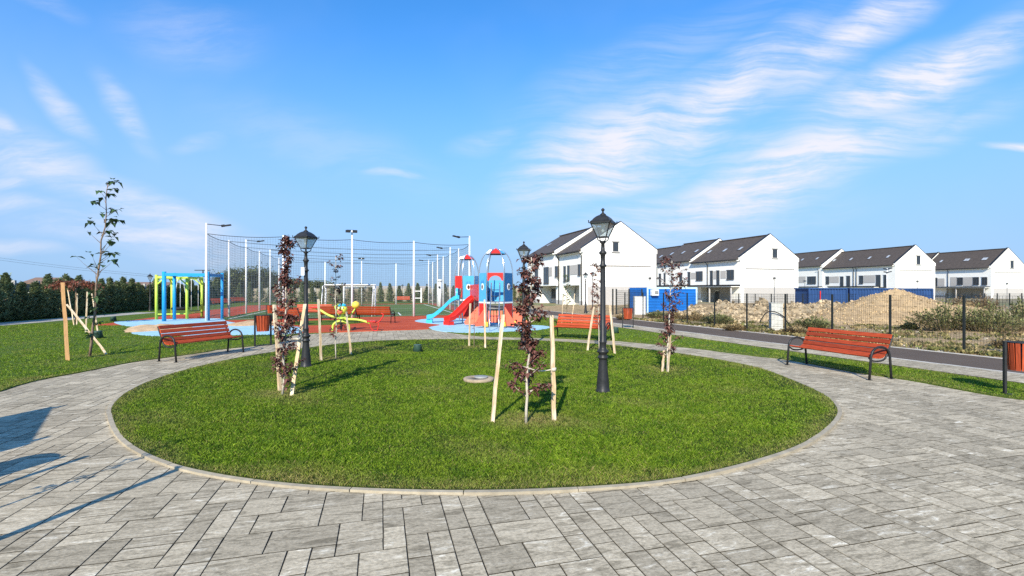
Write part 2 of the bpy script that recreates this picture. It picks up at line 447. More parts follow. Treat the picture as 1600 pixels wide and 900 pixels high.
# island kerb: short edging stones following the outline
def kerb(name, line, w, z1, closed=True, seglen=.9, mt=None):
    mb = MB(); n = len(line)
    pts = [Vector(p) for p in line]
    acc = 0; start = 0
    def nrm(i):
        d = (pts[(i+1) % n]-pts[(i-1) % n]) if closed else (pts[min(i+1, n-1)]-pts[max(i-1, 0)])
        d.normalize(); return Vector((d.y, -d.x, 0))
    cur = []
    for i in range(n+(1 if closed else 0)):
        cur.append(i % n)
        if len(cur) > 1:
            acc += (pts[cur[-1]]-pts[cur[-2]]).length
        if (acc > seglen and len(cur) > 1) or i == (n if closed else n-1):
            V = []; m = len(cur); dz = random.uniform(-.004, .004); do = random.uniform(-.005, .005)
            for q, ci in enumerate(cur):
                p = pts[ci]; nn = nrm(ci); sh = 0
                if q == 0: sh = .004
                if q == m-1: sh = -.004
                nx_ = pts[(ci+1) % n]-p if q < m-1 else p-pts[(ci-1) % n]
                p = p+nx_.normalized()*sh
                for o, z in ((do, -.05), (do, z1+dz), (w+do, z1+dz), (w+do, -.05)):
                    V.append((p.x+nn.x*o, p.y+nn.y*o, z))
            Fc = [(3, 2, 1, 0), tuple(4*(m-1)+t for t in range(4))]
            for q in range(m-1):
                for t in range(4):
                    Fc.append((4*q+t, 4*q+(t+1) % 4, 4*q+4+(t+1) % 4, 4*q+4+t))
            mb.add(V, Fc)
            cur = [i % n]; acc = 0
    return tag(mb.build(name, mt or M_kerb), kind='structure')
# ISL runs anticlockwise seen from above? normal must point outwards
ar = sum(ISL[i].x*ISL[(i+1) % len(ISL)].y-ISL[(i+1) % len(ISL)].x*ISL[i].y for i in range(len(ISL)))
isl_ccw = ISL if ar > 0 else list(reversed(ISL))
kerb('island_kerb', isl_ccw, .05, .024)

# road and pavement beyond the grass strip
M_asph = mat('asphalt', (.098, .073, .055), .9, 0, .12, .7, .003, 160)
def strip(name, o0, o1, s0, s1, z, m, drop=.06):
    return sheet(name, [[RV(s0, o0), RV(s0, o1), RV(s1, o1), RV(s1, o0)]], z, m, drop=drop)
strip('road', 12.33, 14.62, -14, 90, .022, M_asph)
for nm, o0, o1 in (('road_kerb', 12.25, 12.33), ('road_kerb', 14.62, 14.72)):
    k_ = kerb(nm, [RV(-14+i*.5, o0) for i in range(208)], o1-o0, .035, False, 1.0, mat('kerb_grey', (.5, .48, .44), .9, 0, .15, 6, island=.1))
strip('pavement_bed', 11.14, 12.25, -14, 90, .022, M_joint)
def pavement():
    a = math.atan2(VD.y, VD.x)
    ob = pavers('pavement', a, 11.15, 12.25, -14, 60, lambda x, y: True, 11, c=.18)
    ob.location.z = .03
pavement()
# sand and rough ground beyond the fence
def dirt_mat():
    m = bpy.data.materials.new('dirt'); m.use_nodes = True; k = NT(m.node_tree); b = k.n['Principled BSDF']
    tc = k.a('ShaderNodeTexCoord').outputs['Object']
    n = k.noise(tc, 1.2, 8, .7); n2 = k.noise(tc, 9, 6, .75)
    c = k.mix(k.ss(n2, .4, .62), (.27, .19, .105), (.43, .32, .19))
    c = k.mix(k.m('MULTIPLY', k.ss(n, .52, .66), .8), c, (.13, .125, .05))
    k.l.new(c, b.inputs['Base Color']); b.inputs['Roughness'].default_value = .95
    b.inputs['Specular IOR Level'].default_value = .1
    bp = k.a('ShaderNodeBump', inp={'Strength': 1.0, 'Distance': .05, 'Height': n2})
    k.l.new(bp.outputs[0], b.inputs['Normal'])
    return m
M_dirt = dirt_mat()
def dirt():
    mb = MB(); nx, ny = 110, 120; V = []
    for j in range(ny+1):
        for i in range(nx+1):
            o = 14.72+.02+(i/nx)**1.5*45; s = -16+(j/ny)*62
            p = RV(s, o)
            h = .03+.10*math.sin(p.x*1.7+math.sin(p.y*1.3)*2)*math.sin(p.y*1.1+1)*min(1, (o-14.7)/2)+random.uniform(-.02, .03)*min(1, (o-14.7)/.5)
            V.append((p.x, p.y, max(.0, h)))
    Fc = [(j*(nx+1)+i, j*(nx+1)+i+1, (j+1)*(nx+1)+i+1, (j+1)*(nx+1)+i) for j in range(ny) for i in range(nx)]
    mb.add(V, Fc, True)
    tag(mb.build('dirt_ground', M_dirt), kind='structure')
dirt()

# rubber play surfaces
M_rubr = mat('red_rubber', (.38, .056, .018), .9, 0, .12, 1.5, .003, 250, col2=(.43, .072, .026), c2scale=.8)
M_rubb = mat('blue_rubber', (.31, .51, .64), .9, 0, .12, 2, .003, 250)
M_turf = mat('artificial_turf', (.085, .135, .03), .9, 0, .12, .6, .004, 200, stretch=(1, 1, 1))
PA, PB, PC, PE = Vector((-16, 25.3, 0)), Vector((-2.76, 31.4, 0)), Vector((-9.7, 56.2, 0)), Vector((-23.35, 50.0, 0))
def PQ(a, b):   # a along front row 0..1, b away 0..1
    return (PA*(1-a)+PB*a)*(1-b)+(PE*(1-a)+PC*a)*b
REDO = [PQ(-.28, 1.1), PQ(-.28, -.06)]+smooth([Vector((-16.8, 22.4, 0)), Vector((-13.2, 20.6, 0)), Vector((-9.6, 17.8, 0)), Vector((-7.7, 18.3, 0)), G(530, 519.5), G(595, 517), G(669, 514.5), G(700, 510), Vector((-.8, 24.5, 0)), Vector((-.6, 29.5, 0)), PQ(1.1, .02)], 4)+[PQ(1.14, 1.1)]
sheet('red_rubber_surface', [REDO], .024, M_rubr)
sheet('sports_turf', [[PQ(0.0, 0.012), PQ(1.0, .012), PQ(1, 1), PQ(0, 1)]], .029, M_turf)
def lines():
    mb = MB()
    def ln(a0, b0, a1, b1, w=.09):
        p = PQ(a0, b0); q = PQ(a1, b1); d = (q-p).normalized(); n = Vector((-d.y, d.x, 0))*w/2
        mb.add([(*(p+n).xy, .034), (*(p-n).xy, .034), (*(q-n).xy, .034), (*(q+n).xy, .034)], [(0, 1, 2, 3)])
    e = .045
    for l in ((e, .05, 1-e, .05), (e, .96, 1-e, .96), (e, .05, e, .96), (1-e, .05, 1-e, .96), (e, .5, 1-e, .5), (.3, .05, .3, .2), (.7, .05, .7, .2), (.3, .2, .7, .2)): ln(*l)
    tag(mb.build('pitch_line', mat('line_white', (.75, .75, .72), .8)), kind='structure')
lines()
def disc(c, r, n=48, wob=.06, sx=1, sy=1, seed=1):
    return [Vector((c[0]+sx*r*(1+wob*math.sin(3*t+seed)+wob*.5*math.sin(5*t+seed*2))*math.cos(t), c[1]+sy*r*(1+wob*math.sin(3*t+seed)+wob*.5*math.sin(5*t+seed*2))*math.sin(t), 0)) for t in [2*math.pi*i/n for i in range(n)]]
BL1 = smooth([G(*p) for p in [(670, 512.5), (686, 517.5), (717, 520.5), (760, 520.5), (800, 518.5), (840, 516.5), (861, 512.5), (845, 509.5), (810, 508), (760, 504), (735, 500), (705, 497.5), (665, 499), (648, 502.5), (668, 506), (688, 508.5)]], 4, True)
BL2 = smooth([G(*p) for p in [(205, 521.5), (232, 525.5), (262, 526), (330, 525), (400, 524), (440, 523.5), (468, 521), (476, 515), (460, 511), (420, 509.5), (385, 507), (355, 503), (345, 498.5), (300, 498.5), (240, 500), (195, 502.5), (178, 504.5), (196, 510), (225, 511.5), (260, 512.5), (225, 516)]], 4, True)
sheet('grass_circle', [disc((-9.3, 24.1), 1.9, 36, .02)], .03, M_lawn, drop=.005)
sheet('blue_rubber_surface', [BL1], .031, M_rubb)
sheet('blue_rubber_surface', [BL2], .031, M_rubb)
# side path by the hedge
sheet('side_path', [[Vector((-23.5, 10, 0)), Vector((-21.3, 10, 0)), Vector((-23.6, 24, 0)), Vector((-25.6, 35, 0)), Vector((-27.4, 35, 0)), Vector((-25.4, 24, 0))]], .026, mat('side_path_concrete', (.36, .34, .30), .9, 0, .15, 3))
# small lawn bay beyond the left edge of the frame where a staked sapling stands
BAY = disc((-4.2, 2.35), .75, 30, .03)
sheet('lawn_bay', [BAY], .02, M_lawn)

# ------------------------------------------------------------------ grass blades
def grass_mat():
    m = bpy.data.materials.new('grass_blade'); m.use_nodes = True; k = NT(m.node_tree); b = k.n['Principled BSDF']; out = k.n['Material Output']
    tc = k.a('ShaderNodeTexCoord').outputs['Object']
    ri = k.a('ShaderNodeNewGeometry').outputs['Random Per Island']
    dry = k.a('ShaderNodeAttribute', attribute_name='dry').outputs['Fac']
    c = k.mix(k.m('POWER', ri, 1.4), (.046, .118, .004), (.33, .46, .036))
    c = k.mix(k.m('MULTIPLY', k.ss(k.noise(tc, .9, 4, .6), .48, .72), .42), c, (.22, .235, .035))
    c = k.mix(k.m('MULTIPLY', k.ss(k.noise(tc, 3.2, 5, .7), .44, .66), .5), c, (.03, .10, .006))
    c = k.mix(dry, c, (.36, .29, .12))
    k.l.new(c, b.inputs['Base Color']); b.inputs['Roughness'].default_value = .55; b.inputs['Specular IOR Level'].default_value = .25
    tr = k.a('ShaderNodeBsdfTranslucent', inp={0: c})
    mx = k.a('ShaderNodeMixShader', inp={0: .35, 1: b.outputs[0], 2: tr.outputs[0]}); k.l.new(mx.outputs[0], out.inputs[0])
    return m
M_grass = grass_mat()
TREES = [tuple(G(*q).xy) for q in ((822, 661), (441, 617), (525, 562), (741, 543), (936, 546), (1042, 578), (140, 557), (560, 548), (590, 545))]
def edge_dist(P, poly):
    d = np.full(len(P), 1e9); n = len(poly)
    for i in range(n):
        a = np.array(poly[i][:2]); b = np.array(poly[(i+1) % n][:2]); ab = b-a
        L = (ab**2).sum()
        if L < 1e-9: continue
        t = np.clip(((P-a)@ab)/L, 0, 1); q = a+t[:, None]*ab
        d = np.minimum(d, np.hypot(*(P-q).T))
    return d
def grass(name, label, poly_in, polys_out, bbox, z0, dens, edge_polys, hscale=1.0, maxd=40):
    Ps = []
    x0, x1, y0, y1 = bbox; step = 1.0
    for xi in np.arange(x0, x1, step):
        for yi in np.arange(y0, y1, step):
            cx, cy = xi+step/2, yi+step/2
            if cy < .8 or abs(cx) > cy*1.12+1.5: continue
            D = max(2.0, math.hypot(cx, cy))
            if D > maxd: continue
            n = int(dens(D)*step*step)
            pp = np.column_stack((rng.uniform(xi, xi+step, n), rng.uniform(yi, yi+step, n)))
            if n > 40:
                kc = max(4, n//20); cc = np.column_stack((rng.uniform(xi, xi+step, kc), rng.uniform(yi, yi+step, kc)))
                hn = n*6//10; pp[:hn] = cc[rng.integers(0, kc, hn)]+rng.normal(0, .013, (hn, 2))
            Ps.append(pp)
    P = np.concatenate(Ps)
    ok = inside(P, poly_in)
    for q in polys_out: ok &= ~inside(P, q)
    P = P[ok]; n = len(P)
    D = np.hypot(P[:, 0], P[:, 1])
    ed = np.full(n, 9.0)
    for e in edge_polys: ed = np.minimum(ed, edge_dist(P, e))
    h = rng.uniform(.014, .042, n)*hscale*(1+.25*np.sin(P[:, 0]*2.1)*np.sin(P[:, 1]*1.7))
    h *= np.clip(.7+ed*1.2, .6, 1)
    w = np.maximum(.003, D*.0006)*rng.uniform(.7, 1.3, n)
    a = rng.uniform(0, 2*np.pi, n); lean = rng.uniform(.1, .95, n)*h; la = rng.uniform(0, 2*np.pi, n)
    dx, dy = np.cos(a)*w/2, np.sin(a)*w/2
    lx, ly = np.cos(la)*lean, np.sin(la)*lean
    V = np.zeros((n, 4, 3))
    V[:, 0] = np.column_stack((P[:, 0]-dx, P[:, 1]-dy, np.full(n, z0)))
    V[:, 1] = np.column_stack((P[:, 0]+dx, P[:, 1]+dy, np.full(n, z0)))
    V[:, 2] = np.column_stack((P[:, 0]+lx*.35+dx*.7, P[:, 1]+ly*.35+dy*.7, z0+h*.6))
    V[:, 3] = np.column_stack((P[:, 0]+lx, P[:, 1]+ly, z0+h*.95))
    me = bpy.data.meshes.new(name)
    me.vertices.add(n*4); me.vertices.foreach_set('co', V.reshape(-1))
    base = (np.arange(n)*4)[:, None]
    idx = (base+np.array([0, 1, 2, 0, 2, 3])).reshape(-1)
    me.loops.add(n*6); me.loops.foreach_set('vertex_index', idx.astype(np.int32))
    me.polygons.add(n*2); me.polygons.foreach_set('loop_start', (np.arange(n*2)*3).astype(np.int32))
    me.update(calc_edges=True)
    at = me.attributes.new('dry', 'FLOAT', 'POINT')
    pd = np.clip(1-ed/(.22+.22*np.sin(P[:, 0]*2.7)*np.sin(P[:, 1]*3.1)+.12), 0, 1)*.75*rng.uniform(0, 1.2, n)+(rng.random(n) < .05)*.7
    bare = np.full(n, 9.0)
    for tx, ty in TREES: bare = np.minimum(bare, np.hypot((P[:, 0]-tx)*.8, P[:, 1]-ty))
    pd = pd+np.clip(1-bare/.55, 0, 1)*.9*rng.uniform(.2, 1.2, n)
    patch = np.clip((np.sin(P[:, 0]*1.9+1.3*np.sin(P[:, 1]*1.1))*np.sin(P[:, 1]*2.3+P[:, 0]*.7)-.55)*1.6, 0, 1)*rng.uniform(0, 1, n)*.6
    dv = np.clip(pd+patch, 0, 1).astype(np.float32)
    at.data.foreach_set('value', np.repeat(dv, 4))
    me.materials.append(M_grass)
    o = bpy.data.objects.new(name, me); COL.objects.link(o)
    return tag(o, label, 'grass', None, 'stuff')
dn = lambda D: 17000 if D < 5 else (12000 if D < 7 else (7500 if D < 9.5 else (3600 if D < 13 else (1300 if D < 18 else 600))))
xs = [p.x for p in ISL]; ys = [p.y for p in ISL]
ISLI = [cen+(p-cen)*.9992 for p in ISL]
grass('grass', 'short mown green grass covering the round lawn island inside the paved ring', ISLI, [], (min(xs)-.1, max(xs)+.1, min(ys)-.1, max(ys)+.1), .020, dn, [ISL])
ROADP = [RV(-14, 11.1), RV(90, 11.1), RV(90, 60), RV(-14, 60)]
grass('grass', 'mown green grass of the outer lawn around the paved ring and the play areas', LAWN_O, [PAVED, REDO, BL1, BL2, ROADP], (-27, 13, 2, 30), .016, dn, [PAVED, [RV(-14, 11.14), RV(60, 11.14), RV(60, 11.2), RV(-14, 11.2)]], 1.0, 32)
grass('grass', 'small patch of grass around the staked sapling at the near left', BAY, [], (-5.2, -3.2, 1.4, 3.3), .018, lambda D: 1500, [BAY])

# ------------------------------------------------------------------ row houses
def rowhouse(name, label, D, pxc, th, w, eave, ridge, L, blocks, wins, clads, recess, canopies, pipes, skyl, gwin, band_z, base_band=2.0, ov=.4):
    """near corner at pixel column pxc, depth D; facade runs away along u (th deg left of straight ahead)"""
    O = A(pxc, D); u = Vector((-math.sin(R(th)), math.cos(R(th)), 0)); v = Vector((math.cos(R(th)), math.sin(R(th)), 0)); Z = Vector((0, 0, 1))
    root = thing(name, label, 'house', O, 0, 'white row houses with grey roofs')
    def S(px, b=0.0):
        r = (px-800)/F; X0 = O.x+v.x*b; Y0 = O.y+v.y*b
        return (X0-r*Y0)/(r*u.y-u.x)
    def zz(py, s, b=0.0): return H+(HZ-py)/F*(O.y+u.y*s+v.y*b)
    def P(s, b, z): return u*s+v*b+Z*z
    def bx(mb, s0, s1, b0, b1, z0, z1):
        return mb.slab([(s0, z0), (s1, z0), (s1, z1), (s0, z1)], (0, 0, 0), u, Z, v, b0, b1)
    ledge = 2.15
    cuts = sorted(recess)
    mb = MB(); s = 0.0
    segs = []
    for a, b in cuts+[(L, L)]:
        if a > s: segs.append((s, a))
        s = b
    for a, b in segs: bx(mb, a, b, 0, 1.6, -.1, ledge)
    bx(mb, 0, L, 1.6, w, -.1, ledge)
    mb.build('wall', M_wall, root)
    mb = MB(); bx(mb, -.025, -.002, .5, w-.25, -.05, base_band); 
    for a, b in segs: bx(mb, a+.02, b-.02, -.02, -.004, -.1, .45)
    for a, b in cuts: bx(mb, a+.02, b-.02, 1.56, 1.597, -.05, ledge-.02)
    mb.build('base_cladding', M_clad, root)
    half = w/2
    for bi, (s0, s1, dz, pr) in enumerate(blocks):
        e, rg = eave+dz, ridge+dz
        mb = MB()
        # body with gabled ends, one solid
        prof = [(-pr, ledge), (w, ledge), (w, e), (half, rg), (-pr, e)]
        mb.slab(prof, P(s0, 0, 0), v, Z, u, 0, s1-s0)
        mb.build('wall', M_wall, root)
        # roof slabs: two slopes with an overhang on the facade side, sunk between raised verges
        mb = MB(); t = .14; sl = (rg-e)/(half+pr)
        o = ov+pr
        prof = [(-o, e-(ov)*sl+.02), (half, rg+.02), (w+.3, e-.3*sl+.02), (w+.3, e-.3*sl+.02+t), (half, rg+.02+t*1.1), (-o, e-ov*sl+.02+t)]
        mb.slab(prof, P(s0, 0, 0), v, Z, u, .30, s1-s0-.02)
        rf = mb.build('roof', M_tile, root)
        # ridge cap
        mb = MB(); mb.beam(P(s0+.3, half, rg+.22), P(s1-.05, half, rg+.22), .3, .1); mb.build('ridge_cap', M_tile, rf)
        # raised white verge at the near gable with a dark coping
        mb = MB()
        prof = [(-pr-.12, e-.32), (-pr-.12, e+.14), (half, rg+.30), (w+.12, e+.14), (w+.12, e-.32), (half, rg-.2)]
        mb.slab(prof, P(s0, 0, 0), v, Z, u, -.012, .30)
        mb.build('verge', M_wall, root)
        mb = MB()
        prof = [(-pr-.16, e+.145), (-pr-.16, e+.20), (half, rg+.37), (w+.16, e+.20), (w+.16, e+.145), (half, rg+.31)]
        mb.slab(prof, P(s0, 0, 0), v, Z, u, -.05, .34)
        mb.build('coping', M_dark, root)
        # eaves box and gutter
        mb = MB(); bx(mb, s0+.3, s1-.03, -o+.05, -pr-.003, e-ov*sl-.10, e-ov*sl+.0); mb.build('soffit', M_wall, root)
        mb = MB(); mb.tube([P(s0+.28, -o-.05, e-ov*sl+.03), P(s1-.03, -o-.05, e-ov*sl+.03)], .075, 6); mb.build('gutter', M_dark, root)
        for px in skyl[bi]:
            b = half*.42; ss_ = S(px, b); 
            if not (s0+.4 < ss_ < s1-.3): continue
            zc = e+(b+pr)*sl+.02+t; d1 = Vector(v)*1.0+Z*sl; d1.normalize(); n = d1.cross(u); n = n if n.z > 0 else -n
            f_ = MB(); f_.slab([(-.28, -.45), (.28, -.45), (.28, .45), (-.28, .45)], P(ss_, b, zc), u, d1, n, 0, .07)
            fo = f_.build('skylight', M_frame, rf)
            g_ = MB(); g_.slab([(-.2, -.36), (.2, -.36), (.2, .36), (-.2, .36)], P(ss_, b, zc), u, d1, n, .072, .08); g_.build('pane', M_skyl, fo)
    def proud(s):
        for s0, s1, dz, pr in blocks:
            if s0 <= s < s1: return pr
        return 0.0
    def win(s0, s1, z0, z1, b):
        fr = MB(); t = .06
        for q in ((s0, s0+t, z0, z1), (s1-t, s1, z0, z1), (s0+t, s1-t, z0, z0+t), (s0+t, s1-t, z1-t, z1)):
            bx(fr, q[0], q[1], b-.07, b+.03, q[2], q[3])
        if s1-s0 > .9: m_ = (s0+s1)/2; bx(fr, m_-.03, m_+.03, b-.06, b+.02, z0+t, z1-t)
        bx(fr, s0-.06, s1+.06, b-.12, b-.073, z0-.06, z0)
        fo = fr.build('window', M_frame, root)
        pn = MB(); bx(pn, s0+t, s1-t, b-.035, b-.004, z0+t, z1-t); pn.build('pane', M_pane, fo)
        bl = MB(); bx(bl, s0-.03, s1+.03, b-.09, b-.072, z1+.005, z1+.14); bl.build('shutter_box', M_white, fo)
    for x0, y0, x1, y1 in wins:
        sa, sb = sorted((S(x0), S(x1))); sm = (sa+sb)/2
        rec = any(a <= sm <= b for a, b in recess) and y0 > 447
        b = 1.56 if rec else -proud(sm)
        sa, sb = sorted((S(x0, b), S(x1, b)))
        win(sa, sb, zz(y1, sm, b), zz(y0, sm, b), b)
    for x0, y0, x1, y1 in clads:
        sa, sb = sorted((S(x0), S(x1))); sm = (sa+sb)/2; b = -proud(sm)
        mb = MB(); bx(mb, sa, sb, b-.035, b-.003, zz(y1, sm), zz(y0, sm)); mb.build('cladding_panel', M_clad, root)
    for s0, s1, dpt, zc in canopies:
        mb = MB(); bx(mb, s0, s1, -dpt, -.004, zc-.1, zc+.08); mb.build('canopy', M_dark, root)
        mb = MB(); bx(mb, s0+.05, s1-.05, -dpt+.1, -.01, zc-.22, zc-.103); mb.build('canopy_soffit', M_wall, root)
        for ss_ in (s0+.3, (s0+s1)/2, s1-.3):
            mb = MB(); mb.beam(P(ss_, -dpt+.3, -.1), P(ss_, -dpt+.3, zc-.1), .16, .16); mb.build('canopy_post', M_clad, root)
    for px in pipes:
        s_ = S(px); b = -proud(s_)
        mb = MB(); mb.tube([P(s_, b-ov-.03, eave-.2), P(s_, b-.09, eave-.65), P(s_, b-.09, .0)], .05, 6); mb.build('downpipe', M_dark, root)
    # gable window and shadow-gap band
    if gwin:
        x0, y0, x1, y1 = gwin
        def B(px):
            r = (px-800)/F; return (r*O.y-O.x)/(v.x-r*v.y)
        b0, b1 = B(x0), B(x1); bm = (b0+b1)/2; Y = O.y+v.y*bm
        z1, z0 = H+(HZ-y0)/F*Y, H+(HZ-y1)/F*Y
        fr = MB(); t = .07
        def gx(m_, b0, b1, z0, z1, s0, s1): m_.slab([(b0, z0), (b1, z0), (b1, z1), (b0, z1)], (0, 0, 0), v, Z, u, s0, s1)
        for q in ((b0, b0+t, z0, z1), (b1-t, b1, z0, z1), (b0+t, b1-t, z0, z0+t), (b0+t, b1-t, z1-t, z1)): gx(fr, *q, -.06, .03)
        fo = fr.build('window', M_frame, root)
        pn = MB(); gx(pn, b0+t, b1-t, z0+t, z1-t, -.04, -.004); pn.build('pane', M_pane, fo)
        sl_ = MB(); gx(sl_, b0-.15, b1+.15, z0-.1, z0-.003, -.16, -.003); sl_.build('sill', M_conc, fo); sl_ = MB(); gx(sl_, b0-.15, b1+.15, z1+.003, z1+.12, -.1, -.003); sl_.build('lintel', M_conc, fo)
    mb = MB(); mb.slab([(.75, band_z-.12), (w-.75, band_z-.12), (w-.75, band_z), (.75, band_z)], (0, 0, 0), v, Z, u, -.11, -.003)
    mb.build('band', M_clad, root)
    return root, S, P
M_skyl = mat('skylight_glass', (.42, .44, .46), .12, 0, .05, spec=.8)
rowhouse('row_house', 'white gabled row house nearest the play towers, made of two stepped blocks', 51, 911, 18, 9.0, 5.95, 8.75, 16.3,
         [(0, 6.35, 0, 0), (6.35, 16.3, .25, .35)],
         [(881, 416, 884.3, 440), (887, 415, 890.3, 438), (903.6, 413, 907.4, 430), (850, 418, 857.7, 443), (867.7, 416.5, 871.8, 432.5), (892, 451, 899, 465), (862.5, 450.5, 870, 466), (836, 420, 841, 434)],
         [(891, 414, 903, 429), (858.5, 418, 867, 431.6)], [(.9, 5.2), (7.2, 12.5)], [], [911.5-2, 873.8], [[894], [858, 846, 838]], (957.5, 378, 966, 393), 4.35)
rowhouse('row_house', 'long white gabled row house behind the bright blue site cabin with a dark porch canopy', 62, 1157.5, 18, 9.6, 5.75, 8.7, 30,
         [(0, 9.3, 0, 0), (9.3, 17.5, .35, 0), (17.5, 30, .1, 0)],
         [(1030, 427.5, 1033, 446), (1037.5, 427, 1040, 446), (1075, 425, 1078.7, 446.7), (1088, 424, 1098, 438), (1110, 423, 1114, 446), (1120, 422.5, 1124.3, 446), (1136, 421.7, 1147, 436.3), (1062, 426, 1066, 446), (1100, 455, 1108, 472), (1118, 455, 1124, 475)],
         [(1079.7, 426, 1087.4, 436), (1115, 423.5, 1119.5, 436), (1126, 423, 1134.5, 435)], [(1.6, 7.5), (11, 16)], [(.1, 8.6, 1.5, 2.25), (10.5, 17.2, 1.5, 2.3)], [1106, 1027],
         [[1157.5, 1133, 1109], [1088.7, 1068, 1050], [1033]], (1207, 389, 1214, 403), 4.5)
rowhouse('row_house', 'white gabled row house standing behind the dark blue corrugated containers and the gravel heap', 84, 1399.6, 11.5, 8.5, 6.2, 9.25, 32,
         [(0, 15.0, 0, 0), (15.0, 32, .55, .25)],
         [(1290.5, 432, 1295.6, 443.7), (1313, 432, 1318, 449), (1323, 431, 1328.4, 449), (1342.8, 430.7, 1349, 443), (1369, 429.5, 1376, 449), (1381, 429.5, 1385.5, 449), (1261.7, 432, 1275, 443.4)],
         [(1296.4, 432, 1311, 442), (1350, 430, 1367.5, 442), (1249, 432, 1260.5, 442)], [(2, 6), (9, 13), (17, 22)], [(15.1, 24, 1.2, 2.3), (3, 13, 1.2, 2.3)], [1334, 1338.5, 1281],
         [[1388, 1359, 1330, 1304], [1277, 1254]], (1432, 399.6, 1437.6, 413.3), 5.2)
rowhouse('row_house', 'white gabled row house farthest right with a dark canopy above dry bushes', 92, 1549, 11.5, 8.3, 6.15, 9.45, 24,
         [(0, 12.5, 0, 0), (12.5, 24, .1, 0)],
         [(1495.7, 433.5, 1504.4, 445), (1520.3, 433, 1529.7, 445), (1534, 433, 1542.7, 445), (1461, 434, 1464.7, 447)],
         [(1485, 433, 1495, 447), (1505, 433, 1519.5, 447), (1465.5, 435, 1476, 447)], [(1, 8), (10, 12)], [(.2, 10.6, 1.3, 2.25)], [1481.5],
         [[1537, 1509, 1513, 1471, 1541], []], (1578.8, 407.5, 1583.4, 419), 5.1)

# ------------------------------------------------------------------ street lamps
def make_lantern(s0=1.0):
    t = thing('street_lamp', '', 'street lamp')
    mb = MB()
    mb.lathe([(.118, 0), (.118, .03), (.105, .05), (.10, .16), (.086, .30), (.070, .44), (.064, .53), (.064, .545), (.085, .56), (.085, .58), (.068, .595), (.066, .63), (.092, .655), (.094, .675), (.066, .70), (.056, .73), (.056, .80),
              (.060, .81), (.060, .83), (.047, .85), (.040, 2.0), (.040, 2.04), (.058, 2.05), (.058, 2.07), (.042, 2.09), (.036, 2.16), (.040, 2.24), (.062, 2.26), (.062, 2.285), (.034, 2.31), (.028, 2.42), (.05, 2.44), (.05, 2.455), (.03, 2.47)], 20)
    mb.build('post', M_iron, t)
    # lantern frame: four corner bars, rings, four curved brackets
    fr = MB(); rot = R(24)
    def cr(r, z, k): a = rot+k*math.pi/2; return Vector((r*math.cos(a), r*math.sin(a), z))
    zb, zt, rb, rt = 2.53, 2.755, .105, .225
    for k in range(4):
        fr.beam(cr(rb, zb, k), cr(rt, zt, k), .014, .014)
        fr.beam(cr(rb, zb, k), cr(rb, zb, k+1), .016, .016)
        fr.beam(cr(rt, zt, k), cr(rt, zt, k+1), .02, .022)
        fr.tube([cr(.028, 2.46, k), cr(.065, 2.465, k), cr(.095, 2.49, k), cr(rb, zb, k)], .009, 6)
        fr.tube([cr(rt, zt, k), cr(rt+.03, zt+.0, k), cr(rt+.035, zt+.04, k)], .009, 5)
    fr.build('lantern_frame', M_iron, t)
    g = MB()
    for k in range(4):
        a, b, c, d = cr(rb-.004, zb, k), cr(rb-.004, zb, k+1), cr(rt-.006, zt, k+1), cr(rt-.006, zt, k)
        n = (b-a).cross(d-a).normalized()*.003
        g.add([a, b, c, d, a+n, b+n, c+n, d+n], [(0, 1, 2, 3), (7, 6, 5, 4), (0, 4, 5, 1), (1, 5, 6, 2), (2, 6, 7, 3), (3, 7, 4, 0)])
    g.build('glass', M_glass, t)
    rf = MB(); rf.lathe([(.232, 2.762), (.236, 2.776), (.20, 2.80), (.165, 2.835), (.12, 2.865), (.075, 2.885), (.055, 2.89)], 4, rot=rot, smooth=False)
    ro = rf.build('lamp_roof', M_iron, t)
    fi = MB(); fi.lathe([(.05, 2.885), (.05, 2.90), (.028, 2.915), (.016, 2.93), (.014, 2.95), (.028, 2.965), (.028, 2.985), (.010, 3.0), (.0, 3.005)], 12); fi.build('finial', M_iron, ro)
    bu = MB(); bu.lathe([(.0, 2.60), (.028, 2.62), (.034, 2.68), (.03, 2.74), (.06, 2.755)], 12); bu.build('bulb', mat('opal', (.75, .74, .7), .3, 0, .02), t)
    return t
L0 = make_lantern()
lamps = [((942, 612), 2.93, 'black lantern lamp nearest the camera on the round lawn, right of the two-stake purple sapling'),
         ((478, 573), 2.97, 'black lantern lamp behind the tall purple sapling on the left of the round lawn'),
         ((818.5, 546), 2.95, 'black lantern lamp behind the middle purple sapling, beside the play towers')]
for i, ((px, py), h, lb) in enumerate(lamps):
    p = G(px, py, .03); place(L0, (p.x, p.y, .02), R(10*i-6), lb, i == 0, h/3.0, 'black lantern street lamps')
far_l = [(234.5, 427, 37.5, 'small black lantern lamp standing in front of the dark hedge'), (915, 424, 33.5, 'black lantern lamp beside the road in front of the first white house'),
         (628.8, 444, 82, 'distant black lantern lamp among the conifers above the far bench'), (667, 443, 78, 'distant black lantern lamp seen through the right net of the court'),
         (699.5, 445, 84, 'distant lantern lamp between the court posts left of the play towers'), (576, 442.5, 80, 'distant lantern lamp directly behind the right post of the goals'), (530.5, 442, 76, 'distant lantern lamp above the crossbar of the near goal')]
for px, py, D, lb in far_l:
    o = copy_tree(L0); p = A(px, D); h = ZP(py, D); o.location = p; o.rotation_euler = (0, 0, R(px)); o.scale = (h/3,)*3; o['label'] = lb; o['group'] = 'black lantern street lamps'
wb = MB(); wb.box((-.035, -.055, 2.02), (.07, .05, .17)); 
_l2 = G(478, 573, .03); bx_ = tag(wb.build('junction_box', M_white, None, (_l2.x, _l2.y, .02)), 'small white box strapped to the left lantern lamp post', 'box')
